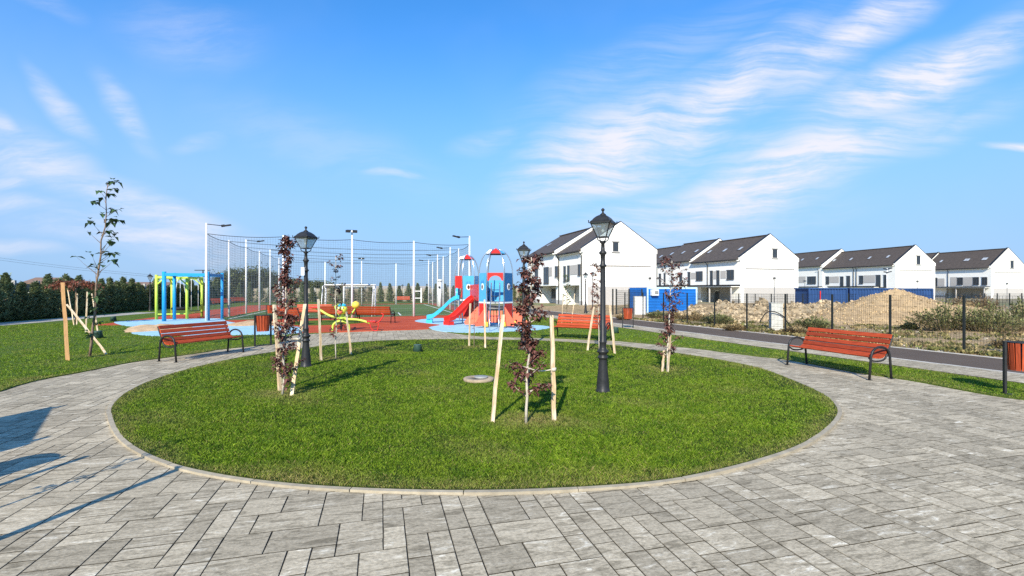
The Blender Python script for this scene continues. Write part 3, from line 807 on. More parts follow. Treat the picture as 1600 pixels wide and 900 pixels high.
def make_cap_lamp():
    t = thing('street_lamp', '', 'street lamp'); m = MB(); m.lathe([(.10, 0), (.10, .05), (.05, .1), (.05, 1.0), (.035, 1.05), (.03, 2.95)], 10); m.build('post', M_dark, t)
    m = MB(); m.lathe([(.12, 2.95), (.15, 3.2), (.02, 3.22)], 12); m.build('lamp_glass', mat('opal', (.75, .74, .7)), t)
    m = MB(); m.lathe([(.34, 3.2), (.34, 3.22), (.15, 3.29), (.02, 3.33)], 16); m.build('lamp_cap', M_dark, t)
    return t
CL = make_cap_lamp()
for i, (px, py, D, lb) in enumerate([(1210, 433, 54, 'flat-capped street lamp in front of the blank gable wall of the house behind the cabin'), (926, 425, 44, 'flat-capped street lamp just right of the roadside lantern'),
                     (1015.5, 433, 48, 'flat-capped street lamp rising behind the bright blue site cabin'), (1433.5, 438, 66, 'flat-capped street lamp above the dark blue containers'), (1573.5, 442, 70, 'flat-capped street lamp before the far right house gable'), (1257.5, 438, 68, 'flat-capped street lamp left of the dark blue containers')]):
    p = A(px, D); place(CL, p, 0, lb, i == 0, ZP(py, D)/3.33, 'flat-capped street lamps')
t = thing('floodlight_mast', 'slim mast with four dark floodlights rising behind the dark blue containers', 'floodlight', A(1386, 60))
m = MB(); m.tube([(0, 0, 0), (0, 0, ZP(419, 60))], .06, 8); m.build('pole', M_galv, t)
for k, (dx, z) in enumerate(((-.28, 4.25), (.28, 4.3), (-.22, 3.85), (.22, 3.88))):
    m = MB(); m.box((dx, -.1, z), (.42, .25, .1), mtx=Matrix.Rotation(R(12 if dx > 0 else -12)*-1, 3, 'Y')); m.build('floodlight', M_dark, t)

# ------------------------------------------------------------------ benches
def make_bench(L=1.82):
    t = thing('park_bench', '', 'bench')
    for sx in (-1, 1):
        x = sx*(L/2+.02)
        m = MB()
        pts = [(x, -.265, 0), (x, -.225, .42)]+[(x, .0-.215*math.cos(R(a)), .44+.16*math.sin(R(a))) for a in range(10, 171, 16)]+[(x, .225, .42), (x, .262, 0)]
        m.tube(pts, .021, 8)
        for yy in (-.265, .262): m.box((x, yy, .006), (.07, .07, .012))
        m.build('leg_frame', M_iron, t)
        m = MB()
        x2 = x-sx*.035
        m.tube(smooth([(x2, -.235, .40), (x2, -.15, .345), (x2, .0, .33), (x2, .12, .355), (x2, .19, .43), (x2, .245, .56), (x2, .345, .80)], 4), .016, 7)
        m.build('back_support', M_iron, t)
    prof = smooth([(0, -.235, .415), (0, -.12, .385), (0, .0, .375), (0, .10, .395), (0, .165, .46), (0, .225, .59), (0, .325, .82)], 10)
    # cumulative length, then slats placed along it
    cum = [0]
    for i in range(1, len(prof)): cum.append(cum[-1]+(prof[i]-prof[i-1]).length)
    def at(s):
        for i in range(1, len(prof)):
            if cum[i] >= s:
                f = (s-cum[i-1])/(cum[i]-cum[i-1]); return prof[i-1].lerp(prof[i], f), (prof[i]-prof[i-1]).normalized()
        return prof[-1], (prof[-1]-prof[-2]).normalized()
    n = 8; wd = cum[-1]/n
    for i in range(n):
        p, d = at(wd*(i+.5)); nrm = Vector((0, -d.z, d.y)); nrm = nrm if nrm.z > 0 or nrm.y < 0 else -nrm
        mx = Matrix((Vector((1, 0, 0)), d, Vector((1, 0, 0)).cross(d))).transposed()
        m = MB(); ww = wd-.020; tt = .028; c = .005
        # chamfered slat profile
        pr = [(-ww/2+c, -tt/2), (ww/2-c, -tt/2), (ww/2, -tt/2+c), (ww/2, tt/2-c), (ww/2-c, tt/2), (-ww/2+c, tt/2), (-ww/2, tt/2-c), (-ww/2, -tt/2+c)]
        m.slab(pr, (0, 0, 0), (0, 1, 0), (0, 0, 1), (1, 0, 0), -L/2, L/2)
        o = m.build('slat', M_wood, t)
        o.matrix_local = Matrix.Translation(p+mx @ Vector((0, 0, .02))) @ mx.to_4x4()
    return t
B0 = make_bench()
GB = 'red slatted park benches'
def bench_at(pl, pr, label, first=False, L=1.86, z=0.0):
    """pl / pr: ground points of left and right end as the sitter's front (-Y local) faces the viewer of that side"""
    c = (pl+pr)/2; d = pr-pl; rz = math.atan2(d.y, d.x)
    o = place(B0, (c.x, c.y, z), rz, label, first, 1.0, GB); s = d.length/L; o.scale = (s, 1, 1) if .8 < s < 1.3 else (1, 1, 1)
    return o
# local -Y is the front. left bench: front faces the island (+X)
c1 = Vector((-7.62, 11.97, 0)); c2 = Vector((6.56, 9.81, 0))
def bench_dir(c, face, label, first=False, sc=1.0, L=1.0, z=0.0):
    f = Vector((*face, 0)).normalized(); rz = math.atan2(f.x, -f.y)
    o = place(B0, (c[0], c[1], z), rz, label, first, sc, GB); o.scale = (sc*L, sc, sc); return o
bench_dir((-7.63, 11.97), (.955, -.29), 'red slatted bench at the left edge of the paved ring, seen beside the litter bin', True)
bench_dir((6.55, 9.80), (-.967, -.256), 'red slatted bench at the right of the paved ring in front of the mesh fence')
bench_dir((2.27, 15.95), (-.50, -.866), 'orange-red slatted bench behind the nearest lantern lamp, facing the camera', L=1.02)
bench_dir(((586-800)/F*23.9, 23.9), (.15, .99), 'red slatted bench on the red surface just right of the insect seesaw, seen from behind', z=.02)
bench_dir(((530-800)/F*24.3, 24.3), (-.1, .99), 'red slatted bench hidden behind the seesaw head and the thin sapling', z=.02)
bench_dir(((453-800)/F*22.8, 22.8), (.45, .9), 'red slatted bench behind the tall purple sapling near the left bin', z=.02)
bench_dir(((490-800)/F*26.8, 26.8), (.2, -.98), 'red slatted bench between the left lantern lamp and the goal', z=.02)
bench_dir(((629-800)/F*61, 61), (.2, -.98), 'far red bench standing alone on the grass beyond the court')
bench_dir(((346-800)/F*47, 47), (.95, -.3), 'brownish bench in the shade of the hedge right of the blue frame')
bench_dir(((374-800)/F*55, 55), (.95, -.3), 'farther dark bench by the hedge behind the left court posts')
t = thing('shadow_board', 'unseen blank board added beyond the left edge to cast the angular shadow on the paving', 'board', (-5.77, 2.34, 0))  # unseen stand-in, put here to throw the angular shadow
m = MB(); _a = Vector((0, 0, 0)); _b = Vector((-1.33, 1.66, 0)); m.beam(_a+Vector((0, 0, 1.3)), _b+Vector((0, 0, 1.3)), .04, 1.15); m.build('panel', M_dark, t)
for q in (.06, .94): m = MB(); m.tube([_a.lerp(_b, q), _a.lerp(_b, q)+Vector((0, 0, 1.98))], .035, 8); m.build('post', M_iron, t)

# ------------------------------------------------------------------ litter bins
def make_bin(w=.42):
    t = thing('litter_bin', '', 'litter bin')
    for sx in (-1, 1):
        m = MB(); m.box((sx*w/2, 0, .425), (.03, .05, .85)); m.build('post', M_iron, t)
    m = MB(); m.beam((-w/2-.02, 0, .012), (w/2+.02, 0, .012), .05, .024); m.build('foot_bar', M_iron, t)
    m = MB(); r0, r1 = .145, .175
    m.lathe([(r0-.02, .42), (r1-.02, .815), (r1-.028, .815), (r0-.03, .43)], 20, sy=.95); m.build('liner', M_dark, t)
    m = MB(); m.lathe([(r1+.004, .822), (r1+.012, .84), (r1-.03, .84), (r1-.03, .822)], 20, sy=.95); m.build('rim', M_iron, t)
    n = 15
    for k in range(n):
        a = 2*math.pi*(k+.5)/n; ca, sa = math.cos(a), math.sin(a)
        m = MB(); p = Vector((r0*ca, r0*sa*.95, .40)); q = Vector((r1*ca, r1*sa*.95, .825))
        m.beam(p, q, .05, .016, up=(ca, sa, 0)); m.build('slat', M_binwood, t)
    return t
BN = make_bin()
for i, (p, rz, sc, lb) in enumerate([((-7.36, 14.28, 0), R(50), 1.08, 'red slatted litter bin right of the left bench'), ((7.93, 7.52, .0), R(-16), 1.0, 'red slatted litter bin cut by the right edge of the picture'),
                     ((4.94, 20.6, .0), R(-20), 1.05, 'small red slatted litter bin beside the road, left of the bright blue cabin'), ((-4.95, 3.3, 0), R(20), 1.1, 'unseen litter bin added beyond the left edge to cast the rounded shadow on the paving'), (((423-800)/F*26, 26, 0), R(30), 1.0, 'far litter bin on the red surface by the left court posts')]):  # bin beyond the left edge is unseen, added for its rounded shadow
    place(BN, p, rz, lb, i == 0, sc, 'red slatted litter bins')
# the right-hand bin is wider: its post stands at the photo's right margin
# ------------------------------------------------------------------ saplings and stakes
def leaf_quads(mb, p, d, size, up=None, droop=.3):
    """one folded leaf of two triangles, at p, pointing along d"""
    d = Vector(d).normalized(); s = d.cross(Vector((0, 0, 1)))
    if s.length < .1: s = Vector((1, 0, 0))
    s.normalize(); n = s.cross(d)
    tip = p+d*size+Vector((0, 0, -droop*size)); mid = p+d*size*.5
    w = size*.36
    a = mid+s*w+n*w*.35; b = mid-s*w+n*w*.35
    mb.add([p, a, tip, b, mid-n*.02*size], [(0, 4, 1), (1, 4, 2), (2, 4, 3), (3, 4, 0)])
def sapling(name, label, loc, h, crown, ml, mtk, nl, size, seed, r0=.016, lean=(0, 0), branches=14, z0=.25, blen=.2, shape=None, up=.6, tip=False):
    rd = random.Random(seed); t = thing(name, label, 'sapling', loc)
    n = 12; tr = []
    for i in range(n+1):
        f = i/n; tr.append(Vector((lean[0]*f+rd.uniform(-.012, .012)*h*.5, lean[1]*f+rd.uniform(-.012, .012)*h*.5, f*h)))
    tr[0] = Vector((0, 0, -.03))
    m = MB(); m.tube(tr, [r0*(1-.8*i/n)+.002 for i in range(n+1)], 7)
    def onT(f):
        x = f*n; i = min(int(x), n-1); return tr[i].lerp(tr[i+1], x-i)
    lv = MB(); shape = shape or (lambda f: crown)
    tips = []
    for b in range(branches):
        f = z0+(1-z0)*(b+rd.random())/branches; f = min(f, .98)
        base = onT(f); a = rd.uniform(0, 6.28); L = shape(f)*rd.uniform(.6, 1.15)
        d = Vector((math.cos(a), math.sin(a), up*rd.uniform(.5, 1.4))).normalized()
        q = base+d*L*.6; e = base+d*L+Vector((0, 0, .05*L))
        m.tube([base, q, e], [.004+.006*(1-f)*h/2, .003, .0015], 5, cap=False)
        tips.append((base, q, e, f))
    for i in range(nl):
        base, q, e, f = rd.choice(tips); s_ = rd.uniform(.82, 1) if tip else rd.random()**.7
        p = base.lerp(q, s_*2) if s_ < .5 else q.lerp(e, s_*2-1)
        p = p+Vector((rd.gauss(0, .02), rd.gauss(0, .02), rd.gauss(0, .02)))
        a = rd.uniform(0, 6.28); d = Vector((math.cos(a), math.sin(a), rd.uniform(-.7, .4)))
        leaf_quads(lv, p, d, size*rd.uniform(.6, 1.25), droop=rd.uniform(.1, .5))
    m.build('trunk', mtk, t); lv.build('leaves', ml, t)
    return t
p = G(822, 661, .03)
def sh_front(f):
    return 1.3*.19*(1.25-abs(f-.22)*2) if f < .42 else (.07 if f < .52 else .20*(1.15-(f-.6)*1.1 if f > .6 else 1.0))
def colshape(w): return lambda f: w*(1.25-f*.85)*(1+.3*math.sin(f*17))
S_P = 'copper-leaved columnar saplings on the round lawn'
sapling('sapling', 'front copper-leaved sapling between two tall stakes in the middle of the round lawn', p, 2.02, .2, M_purple, M_barkp, 1700, .062, 3, .017, (.07, .05), 44, .14, .17, lambda f: sh_front(f)*(1 if f > .14 else .3))['group'] = S_P
p = G(441, 617, .03)
sapling('sapling', 'tallest dense copper-leaved sapling, standing left of the left lantern lamp', p, 2.42, .2, M_purple, M_barkp, 1800, .062, 5, .017, (.12, -.03), 44, .05, .17, lambda f: (.40*(1.0-f*.72) if f > .3 else .34)*(1+.45*math.sin(f*23)), up=.9)['group'] = S_P
p = G(525, 560, .03)
sapling('sapling', 'thin sapling with few copper leaves right of the left lantern lamp', p, 2.42, .2, M_purple, M_barkp, 340, .065, 8, .013, (0, 0), 22, .2, .17, lambda f: .26*(1-abs(f-.55)))['group'] = S_P
p = G(741, 541.5, .03)
sapling('sapling', 'small bare-looking sapling between two stakes in front of the play towers', p, 1.45, .1, M_purple2, M_bark, 40, .05, 9, .010, (0, 0), 10, .3, .1, lambda f: .12)['group'] = S_P
p = G(936, 546, .03)
sapling('sapling', 'sapling with greenish copper leaves between two stakes behind the nearest lantern lamp', p, 2.3, .2, M_purple2, M_barkp, 420, .07, 10, .013, (-.05, 0), 26, .3, .17, lambda f: .22*(1.1-abs(f-.6)))['group'] = S_P
p = G(1042, 581, .03)
sapling('sapling', 'pale-trunked copper-leaved sapling at the right rim of the round lawn', p, 2.2, .2, M_purple, M_barkp, 1200, .060, 12, .017, (.13, .05), 40, .12, .17, lambda f: .25*(.6+1.0*max(0, 1-abs(f-.82)*3)+.5*max(0, 1-abs(f-.2)*5)))['group'] = S_P
p = G(885, 503, .02)
sapling('sapling', 'green-leaved sapling between two stakes beyond the orange-red bench', p, 2.35, .25, M_green, M_bark, 260, .085, 14, .015, (.05, 0), 24, .3, .2, lambda f: .34*(1.1-f*.6))
p = G(140, 557, .02)
sapling('sapling', 'tallest slender sapling with sparse green leaves rising above the hedge at the left', p, 4.25, .5, M_darkleaf, M_bark, 190, .15, 21, .03, (.38, .1), 40, .08, .3, lambda f: .13 if f < .40 else .78*(1.1-f*.8), up=1.1, tip=True)
p = G(118, 507, .02)
def umb():
    rd = random.Random(4); t = thing('sapling', 'grafted sapling with a flat umbrella crown of red-brown leaves by the hedge', 'sapling', p)
    m = MB(); m.tube([(0, 0, 0), (.02, 0, 1.0), (0, .02, 1.85)], [.03, .025, .02], 8); lv = MB()
    for i in range(26):
        a = rd.uniform(0, 6.28); L = rd.uniform(.5, 1.05)
        e = Vector((math.cos(a)*L, math.sin(a)*L, 1.95-.35*L*rd.uniform(.3, 1.1))); q = Vector((e.x*.5, e.y*.5, 2.05))
        m.tube([(0, .02, 1.83), q, e], [.012, .008, .003], 5, cap=False)
        for j in range(22):
            pp = q.lerp(e, rd.random())+Vector((rd.gauss(0, .06), rd.gauss(0, .06), rd.gauss(0, .05)))
            leaf_quads(lv, pp, (rd.uniform(-1, 1), rd.uniform(-1, 1), -.3), .11, droop=.4)
    m.build('trunk', M_bark, t); lv.build('leaves', M_purple2, t)
umb()
def stake(a, b, lb, w=.045, off=0.0, name='wooden_stake'):
    """a: foot pixel (on ground), b: head pixel; off: depth shift of the head"""
    p = G(a[0], a[1], .02); q = Vector(((b[0]-800)/F*(p.y+off), p.y+off, ZP(b[1], p.y+off)))
    t = MB(); rd = random.Random(int(a[0]*7+a[1]))
    d = q-p; n = 6; pts = [Vector((0, 0, -.05))]+[d*(i/n)+Vector((rd.uniform(-.006, .006), rd.uniform(-.006, .006), 0)) for i in range(1, n+1)]
    rot = rd.uniform(0, 1)
    V = []; 
    for i, x in enumerate(pts):
        ww = w*.86*(1-.12*i/n)*rd.uniform(.94, 1.06); hh = w*.72*rd.uniform(.94, 1.06)
        for a_, b_ in ((-1, -1), (1, -1), (1, 1), (-1, 1)):
            u_ = a_*ww/2; v_ = b_*hh/2
            V.append((x.x+u_*math.cos(rot)-v_*math.sin(rot), x.y+u_*math.sin(rot)+v_*math.cos(rot), x.z))
    Fc = [(3, 2, 1, 0), tuple(4*n+k for k in range(4))]
    for i in range(n):
        for k in range(4): Fc.append((4*i+k, 4*i+(k+1) % 4, 4*i+4+(k+1) % 4, 4*i+4+k))
    t.add(V, Fc)
    o = t.build(name, M_stake2 if 'orange' in lb else M_stake, None, (p.x, p.y, 0)); return tag(o, lb, 'stake', 'wooden stakes beside the saplings')
stake((768.5, 661), (786, 489), 'pale wooden stake leaning at the left of the front copper sapling')
stake((866, 657), (861.5, 490), 'thick upright wooden stake at the right of the front copper sapling', .06)
stake((455, 618), (477, 473), 'leaning wooden stake at the right of the tallest copper sapling, crossing the left lamp post', .06, .1)
stake((438, 611), (429, 474), 'rough wooden stake at the left of the tallest copper sapling', .06, .2)
stake((502, 563), (497.5, 466), 'pale upright stake just right of the left lantern lamp', .055)
stake((548.5, 553.5), (541, 486), 'short pale stake right of the thin copper sapling', .05)
stake((733, 541), (735, 473), 'pale stake left of the small sapling in front of the play towers', .05)
stake((758, 543.5), (757, 467), 'pale stake standing before the opening of the right play tower', .05)
stake((917.5, 548), (928, 478), 'pale stake leaning at the left behind the nearest lantern lamp', .05)
stake((961, 553), (953, 476), 'pale stake leaning at the right behind the nearest lantern lamp', .055)
stake((1035, 581), (1038, 546), 'short stump of a stake left of the pale-trunked sapling', .055)
stake((1043, 582), (1048, 520), 'thin pale stake right behind the pale-trunked sapling', .035)
stake((878, 505), (880, 461), 'thin stake left of the green-leaved sapling beyond the bench', .045)
stake((893, 505), (898, 458), 'thin stake right of the green-leaved sapling beyond the bench', .045)
stake((106, 563), (98, 440), 'thick orange-tinted stake left of the tallest slender sapling', .085)
stake((169, 554), (104, 474), 'fallen diagonal stake propped across the tallest slender sapling', .06, .3)
stake((153, 517), (144, 458), 'greenish leaning stake behind the tallest slender sapling', .06)
stake((134, 519), (136, 455), 'upright stake behind the tallest slender sapling', .06)
stake((116, 508), (106, 452), 'leaning stake at the left of the umbrella-crowned sapling', .05)
stake((120, 507), (121, 458), 'upright stake at the right of the umbrella-crowned sapling', .05)
def tie(a, b, lb):
    m = MB(); m.tube(smooth([a, a.lerp(b, .5)+Vector((0, 0, -.03)), b], 4), .008, 5); m.tube([a+Vector((0, 0, -.02)), a+Vector((0, 0, .02))], .036, 10)
    tag(m.build('tie_strap', mat('strap', (.55, .5, .42), .8)), lb, 'strap', 'straps tying the saplings to their stakes')
_q = G(866, 657, .02); _p = G(822, 661, .03)
tie(Vector((_q.x-.01, _q.y, .66)), Vector((_p.x+.02, _p.y, .70)), 'pale strap from the thick stake to the front copper sapling')
_q = G(455, 618, .02); _p = G(441, 617, .03)
tie(Vector((_q.x+.11, _q.y, .9)), Vector((_p.x+.03, _p.y, .95)), 'pale strap from the leaning stake to the tallest copper sapling')
# off-frame left: staked sapling whose long shadows reach the paving
def fstake(x, y, h, dx, dy, lb):
    m = MB(); m.beam((0, 0, -.03), (dx, dy, h), .06, .05); tag(m.build('wooden_stake', M_stake, None, (x, y, 0)), lb, 'stake', 'wooden stakes beside the saplings')
fstake(-3.62, 2.36, 1.42, .1, -.02, 'stake beyond the left edge that throws the longest thin shadow')
fstake(-4.55, 2.75, 1.35, -.1, 0, 'stake beyond the left edge on the far side of the shadow-casting sapling')
sapling('sapling', 'sapling beyond the left edge whose thin shadow crosses the paving', (-4.15, 2.45, 0), 1.9, .2, M_purple, M_barkp, 60, .06, 31, .016, (0, 0), 12, .5, .15, lambda f: .15)

# ------------------------------------------------------------------ lawn boxes and manhole
def make_box():
    t = thing('sprinkler_box', '', 'lawn box'); m = MB(); m.lathe([(.125, 0), (.098, .155), (.098, .165)], 20); m.build('body', M_plastic, t)
    m = MB(); m.lathe([(.102, .165), (.104, .185), (.06, .192), (.0, .192)], 20); m.build('lid', mat('lid_green', (.05, .095, .075), .5), t)
    return t
SB = make_box()
for i, ((px, py), sc, lb) in enumerate([((652.5, 549.5), 1.0, 'dark green plastic drum standing on the round lawn left of the play towers'), ((152.5, 528), 1.25, 'green plastic drum behind the foot of the tallest slender sapling'),
                                        ((177, 501), 1.2, 'green plastic drum at the left tip of the blue surface'), ((844, 499), 1.1, 'green plastic drum on the grass right of the play towers'), ((961.5, 520), 1.1, 'green plastic drum at the right end of the orange-red bench')]):
    p = G(px, py, .03); place(SB, (p.x, p.y, .03), R(40*i), lb, i == 0, sc, 'green plastic drums on the lawns')
p = G(748, 594, .03); t = thing('manhole', 'round concrete manhole ring with a small metal cover set in the round lawn', 'manhole', p)
m = MB(); m.lathe([(.275, -.02), (.275, .035), (.265, .045), (.10, .045), (.10, .03)], 36); m.build('ring', mat('manhole_concrete', (.34, .27, .19), .9, 0, .25, 8, .004, 40), t)
m = MB(); m.lathe([(.125, .047), (.125, .065), (.115, .072), (.0, .075)], 24, c=(.04, 0, 0)); m.build('cover', mat('cover_metal', (.33, .33, .31), .6, .3), t)

# ------------------------------------------------------------------ mesh fence along the road
def mesh_panel(mb, a, b, z0, z1, dx=.055, dz=.10, r=.0026):
    a = Vector(a); b = Vector(b); L = (b-a).length; n = max(1, int(L/dx)); k = int((z1-z0)/dz)
    for i in range(1, n):
        p = a.lerp(b, i/n); mb.beam((p.x, p.y, z0), (p.x, p.y, z1), r, r)
    for j in range(k+1):
        z = z0+(z1-z0)*j/k; mb.beam((a.x, a.y, z), (b.x, b.y, z), r*1.2, r*1.2)
F0 = Vector((11.6, 12.4, 0)); fd = Vector((-.32, .9474, 0))
t = thing('mesh_fence', 'dark welded mesh fence with square posts along the far side of the road', 'fence', (0, 0, 0))
mm = mat('fence_green_black', (.022, .026, .025), .5, .2)
for i in range(-3, 10):
    p = F0+fd*(i*1.785)
    m = MB(); m.box((p.x, p.y, .74), (.046, .046, 1.54), math.atan2(fd.y, fd.x)); m.build('post', mm, t)
for i in range(-3, 9):
    m = MB(); mesh_panel(m, F0+fd*(i*1.785+.04), F0+fd*((i+1)*1.785-.04), .06, 1.5, .06 if i < 4 else .08, .16, .0032 if i < 3 else .0045); m.build('mesh_panel', mm, t)
# gate fence beside the cabin
t = thing('mesh_fence', 'short run of dark mesh gate panels between the first house and the blue cabin', 'fence', (0, 0, 0))
pts = [A(957.5, 31), A(963, 31.3), A(983, 32.5), A(1003, 33.5)]
for q in pts: m = MB(); m.box((q.x, q.y, .85), (.08, .08, 1.75)); m.build('post', mm, t)
m = MB(); mesh_panel(m, pts[1], pts[2], .1, 1.6, .12, .12, .012); m.build('mesh_panel', mm, t)
m = MB(); mesh_panel(m, pts[2], pts[3], .1, 1.6, .12, .12, .012); m.build('mesh_panel', mm, t)
# second fence line behind the heaps
t = thing('mesh_fence', 'farther mesh fence with dark posts running behind the rubble and gravel heaps', 'fence', (0, 0, 0))
q0 = A(1128, 44); vd = Vector((.975, .22, 0))
for i in range(26):
    q = q0+vd*(i*1.75); m = MB(); m.box((q.x, q.y, .65), (.07, .07, 1.3)); m.build('post', mm, t)
    if i < 25: m = MB(); mesh_panel(m, q, q+vd*1.75, .1, 1.25, .16, .2, .010); m.build('mesh_panel', mm, t)

# ------------------------------------------------------------------ site cabin, containers, cabinets
def cabin():
    p0 = A(1010.5, 34.5); L = 4.1; Wd = 2.6; h = 1.82
    v = Vector((.985, .17, 0)); u = Vector((-.62, .78, 0)).normalized(); Z = Vector((0, 0, 1))
    v = Vector((.99, .14, 0)); u = Vector((-.14, .99, 0))
    u2 = Vector((-.36, .93, 0))
    t = thing('site_cabin', 'bright blue site cabin with pale trim and a white cooling unit', 'site cabin', p0)
    # footprint parallelogram is square: use rotation so that its end shows on the left
    v = Vector((.97, .24, 0)); u = Vector((-.24, .97, 0))
    m = MB(); m.slab([(0, 0), (L, 0), (L, Wd), (0, Wd)], (0, 0, 0), v, u, Z, .08, h); m.build('body', M_cont, t)
    m = MB()
    for s in (0, L-.12): m.slab([(s, 0), (s+.12, 0), (s+.12, h+.02), (s, h+.02)], (0, 0, 0), v, Z, u, -.03, .06)
    m.slab([(.12, h-.1), (L-.12, h-.1), (L-.12, h+.02), (.12, h+.02)], (0, 0, 0), v, Z, u, -.03, .06)
    m.build('trim', M_contw, t)
    m = MB()
    for k in range(1, 9): m.slab([(.14, h*k/9), (L-.14, h*k/9), (L-.14, h*k/9+.02), (.14, h*k/9+.02)], (0, 0, 0), v, Z, u, -.02, -.002)
    m.build('panel_rib', M_cont, t)
    m = MB(); m.slab([(.28, 1.25), (.80, 1.25), (.80, 1.68), (.28, 1.68)], (0, 0, 0), v, Z, u, -.28, -.005); ac = m.build('cooling_unit', M_white, t)
    m = MB(); m.slab([(.48, 1.34), (.76, 1.34), (.76, 1.6), (.48, 1.6)], (0, 0, 0), v, Z, u, -.29, -.281); m.build('grille', mat('grille_grey', (.25, .25, .25), .6), ac)
    m = MB(); m.slab([(.5, .9), (.9, .9), (.9, 1.1), (.5, 1.1)], (0, 0, 0), u, Z, v, -.06, -.004); m.build('sign_plate', M_white, t)
cabin()
p = A(999, 31.5); t = thing('utility_cabinet', 'small white utility cabinet at the foot of the blue site cabin', 'cabinet', p)
m = MB(); m.box((0, 0, .62), (.72, .4, 1.24)); m.build('body', M_conc, t); m = MB(); m.box((0, -.215, .62), (.6, .02, 1.1)); m.build('door', M_galv, t)
def container(pxl, D, L, lb, rz, mt=M_cont2, h=1.85, dz=0.0):
    t = thing('shipping_container', lb, 'container', A(pxl, D), rz, 'dark blue corrugated containers')
    m = MB(); z0, z1 = .1, h; prof = []
    x = .06; n = int((L-.12)/.28); st = (L-.12)/n
    for i in range(n): prof += [(x, 0), (x+st*.35, 0), (x+st*.5, .07), (x+st*.85, .07)]; x += st
    prof += [(L-.06, 0), (L-.06, 2.0), (.06, 2.0)]
    m.slab(prof, (0, 0, 0), (1, 0, 0), (0, 1, 0), (0, 0, 1), z0, z1); m.build('body', mt, t)
    m = MB()
    for z in (z0, z1): m.beam((0, 0, z), (L, 0, z), .1, .12); m.beam((0, 0, z), (0, 2, z), .1, .12); m.beam((L, 0, z), (L, 2, z), .1, .12)
    for xx in (0, L): m.beam((xx, -.005, z0), (xx, -.005, z1), .1, .1)
    m.build('frame', mt, t)
    m = MB(); m.box((L*.3, .0, 1.1), (.08, .03, .9)); m.build('latch_bar', M_red, t) if 'left' in lb else None
container(1264, 46, 3.9, 'dark blue container at the left end of the row with deep bright ribs', R(6), h=1.78)
container(1328.5, 47.2, 5.1, 'dark blue container in the middle of the row behind the dip of the heap', R(3), h=1.76)
container(1408.5, 47.6, 3.2, 'dark blue container at the right end of the row beside the gravel peak', R(3), h=1.74)
p = G(1214, 517); t = thing('utility_cabinet', 'weathered white utility cabinet behind the mesh fence with loose black cable', 'cabinet', p, R(-12))
mw = mat('weathered_white', (.50, .50, .47), .8, 0, .2, 5)
m = MB(); m.box((0, .15, .55), (.42, .32, 1.1)); m.build('body', mw, t); m = MB(); m.box((-.02, -.02, .62), (.34, .02, .86)); m.build('door', mw, t)
m = MB(); m.box((0, .15, 1.115), (.46, .36, .03)); m.build('top', mw, t)
m = MB(); m.tube(smooth([(-.75, -.1, .35), (-.5, -.1, .72), (-.2, -.12, .78), (.15, -.12, .62), (.4, -.1, .3), (.55, -.1, 0)], 6), .02, 6)
tag(m.build('cable', M_black, None, p), 'loose black cable arching over the weathered white cabinet', 'cable')

# ------------------------------------------------------------------ heaps of rubble and gravel
def heap(name, label, peaks, m_, amp, seed, nst, stc, fine=.10):
    from mathutils import noise as mn
    xs = [q[0]-q[2]*1.6 for q in peaks]+[q[0]+q[2]*1.6 for q in peaks]; ys = [q[1]-q[3]*1.6 for q in peaks]+[q[1]+q[3]*1.6 for q in peaks]
    x0, x1, y0, y1 = min(xs), max(xs), min(ys), max(ys); nx = int((x1-x0)/fine); ny = int((y1-y0)/fine)
    def hh(x, y):
        b = 0
        for px, py, rx, ry, h in peaks:
            d = math.hypot((x-px)/rx, (y-py)/ry); b = max(b, h*max(0, 1-d)**.92 if d < 1 else 0)
        if b <= 0: return -.08
        return b+amp*mn.noise(Vector((x*1.6, y*1.6, seed)))*min(1, b*3)+amp*.5*mn.noise(Vector((x*5, y*5, seed+3)))*min(1, b*3)
    mb = MB(); V = [(x0+i*fine, y0+j*fine, hh(x0+i*fine, y0+j*fine)) for j in range(ny+1) for i in range(nx+1)]
    mb.add(V, [(j*(nx+1)+i, j*(nx+1)+i+1, (j+1)*(nx+1)+i+1, (j+1)*(nx+1)+i) for j in range(ny) for i in range(nx)], True)
    o = tag(mb.build(name, m_), label, 'heap')
    rd = random.Random(seed); st = MB()
    for k in range(nst):
        x = rd.uniform(x0, x1); y = rd.uniform(y0, y1); z = hh(x, y)
        if z < .03: continue
        s = rd.uniform(.03, stc)*rd.uniform(.5, 1)
        V = []
        for sx in (-1, 1):
            for sy in (-1, 1):
                for sz in (-1, 1): V.append(Vector((sx*s*rd.uniform(.5, 1.1), sy*s*rd.uniform(.5, 1.1), sz*s*rd.uniform(.35, .8))))
        e = Euler((rd.uniform(0, 6), rd.uniform(0, 6), rd.uniform(0, 6))).to_matrix()
        st.add([e @ q+Vector((x, y, z+s*.2)) for q in V], [(0, 1, 3, 2), (4, 6, 7, 5), (0, 4, 5, 1), (2, 3, 7, 6), (0, 2, 6, 4), (1, 5, 7, 3)])
    s_ = st.build('stones', mat('stone_'+name, (.35, .275, .18) if 'rub' in name else (.40, .295, .17), .95, 0, .2, 3, island=.55), o); tag(s_, None, None, None, 'stuff')
    return o
M_rub = mat('rubble', (.40, .31, .20), .95, 0, .3, 2, .03, 12, col2=(.27, .22, .15), c2scale=1.2)
M_grv = mat('gravel_sand', (.40, .285, .16), .95, 0, .2, 3, .012, 40, col2=(.33, .235, .135), c2scale=.9)
heap('rubble_heap', 'low heap of pale broken rubble left of the weathered white cabinet', [(11.6, 26.0, 1.9, 2.2, 1.05), (13.5, 26.2, 2.3, 2.2, .95), (10.5, 27.2, 1.6, 1.6, .8)], M_rub, .28, 2, 5200, .115)
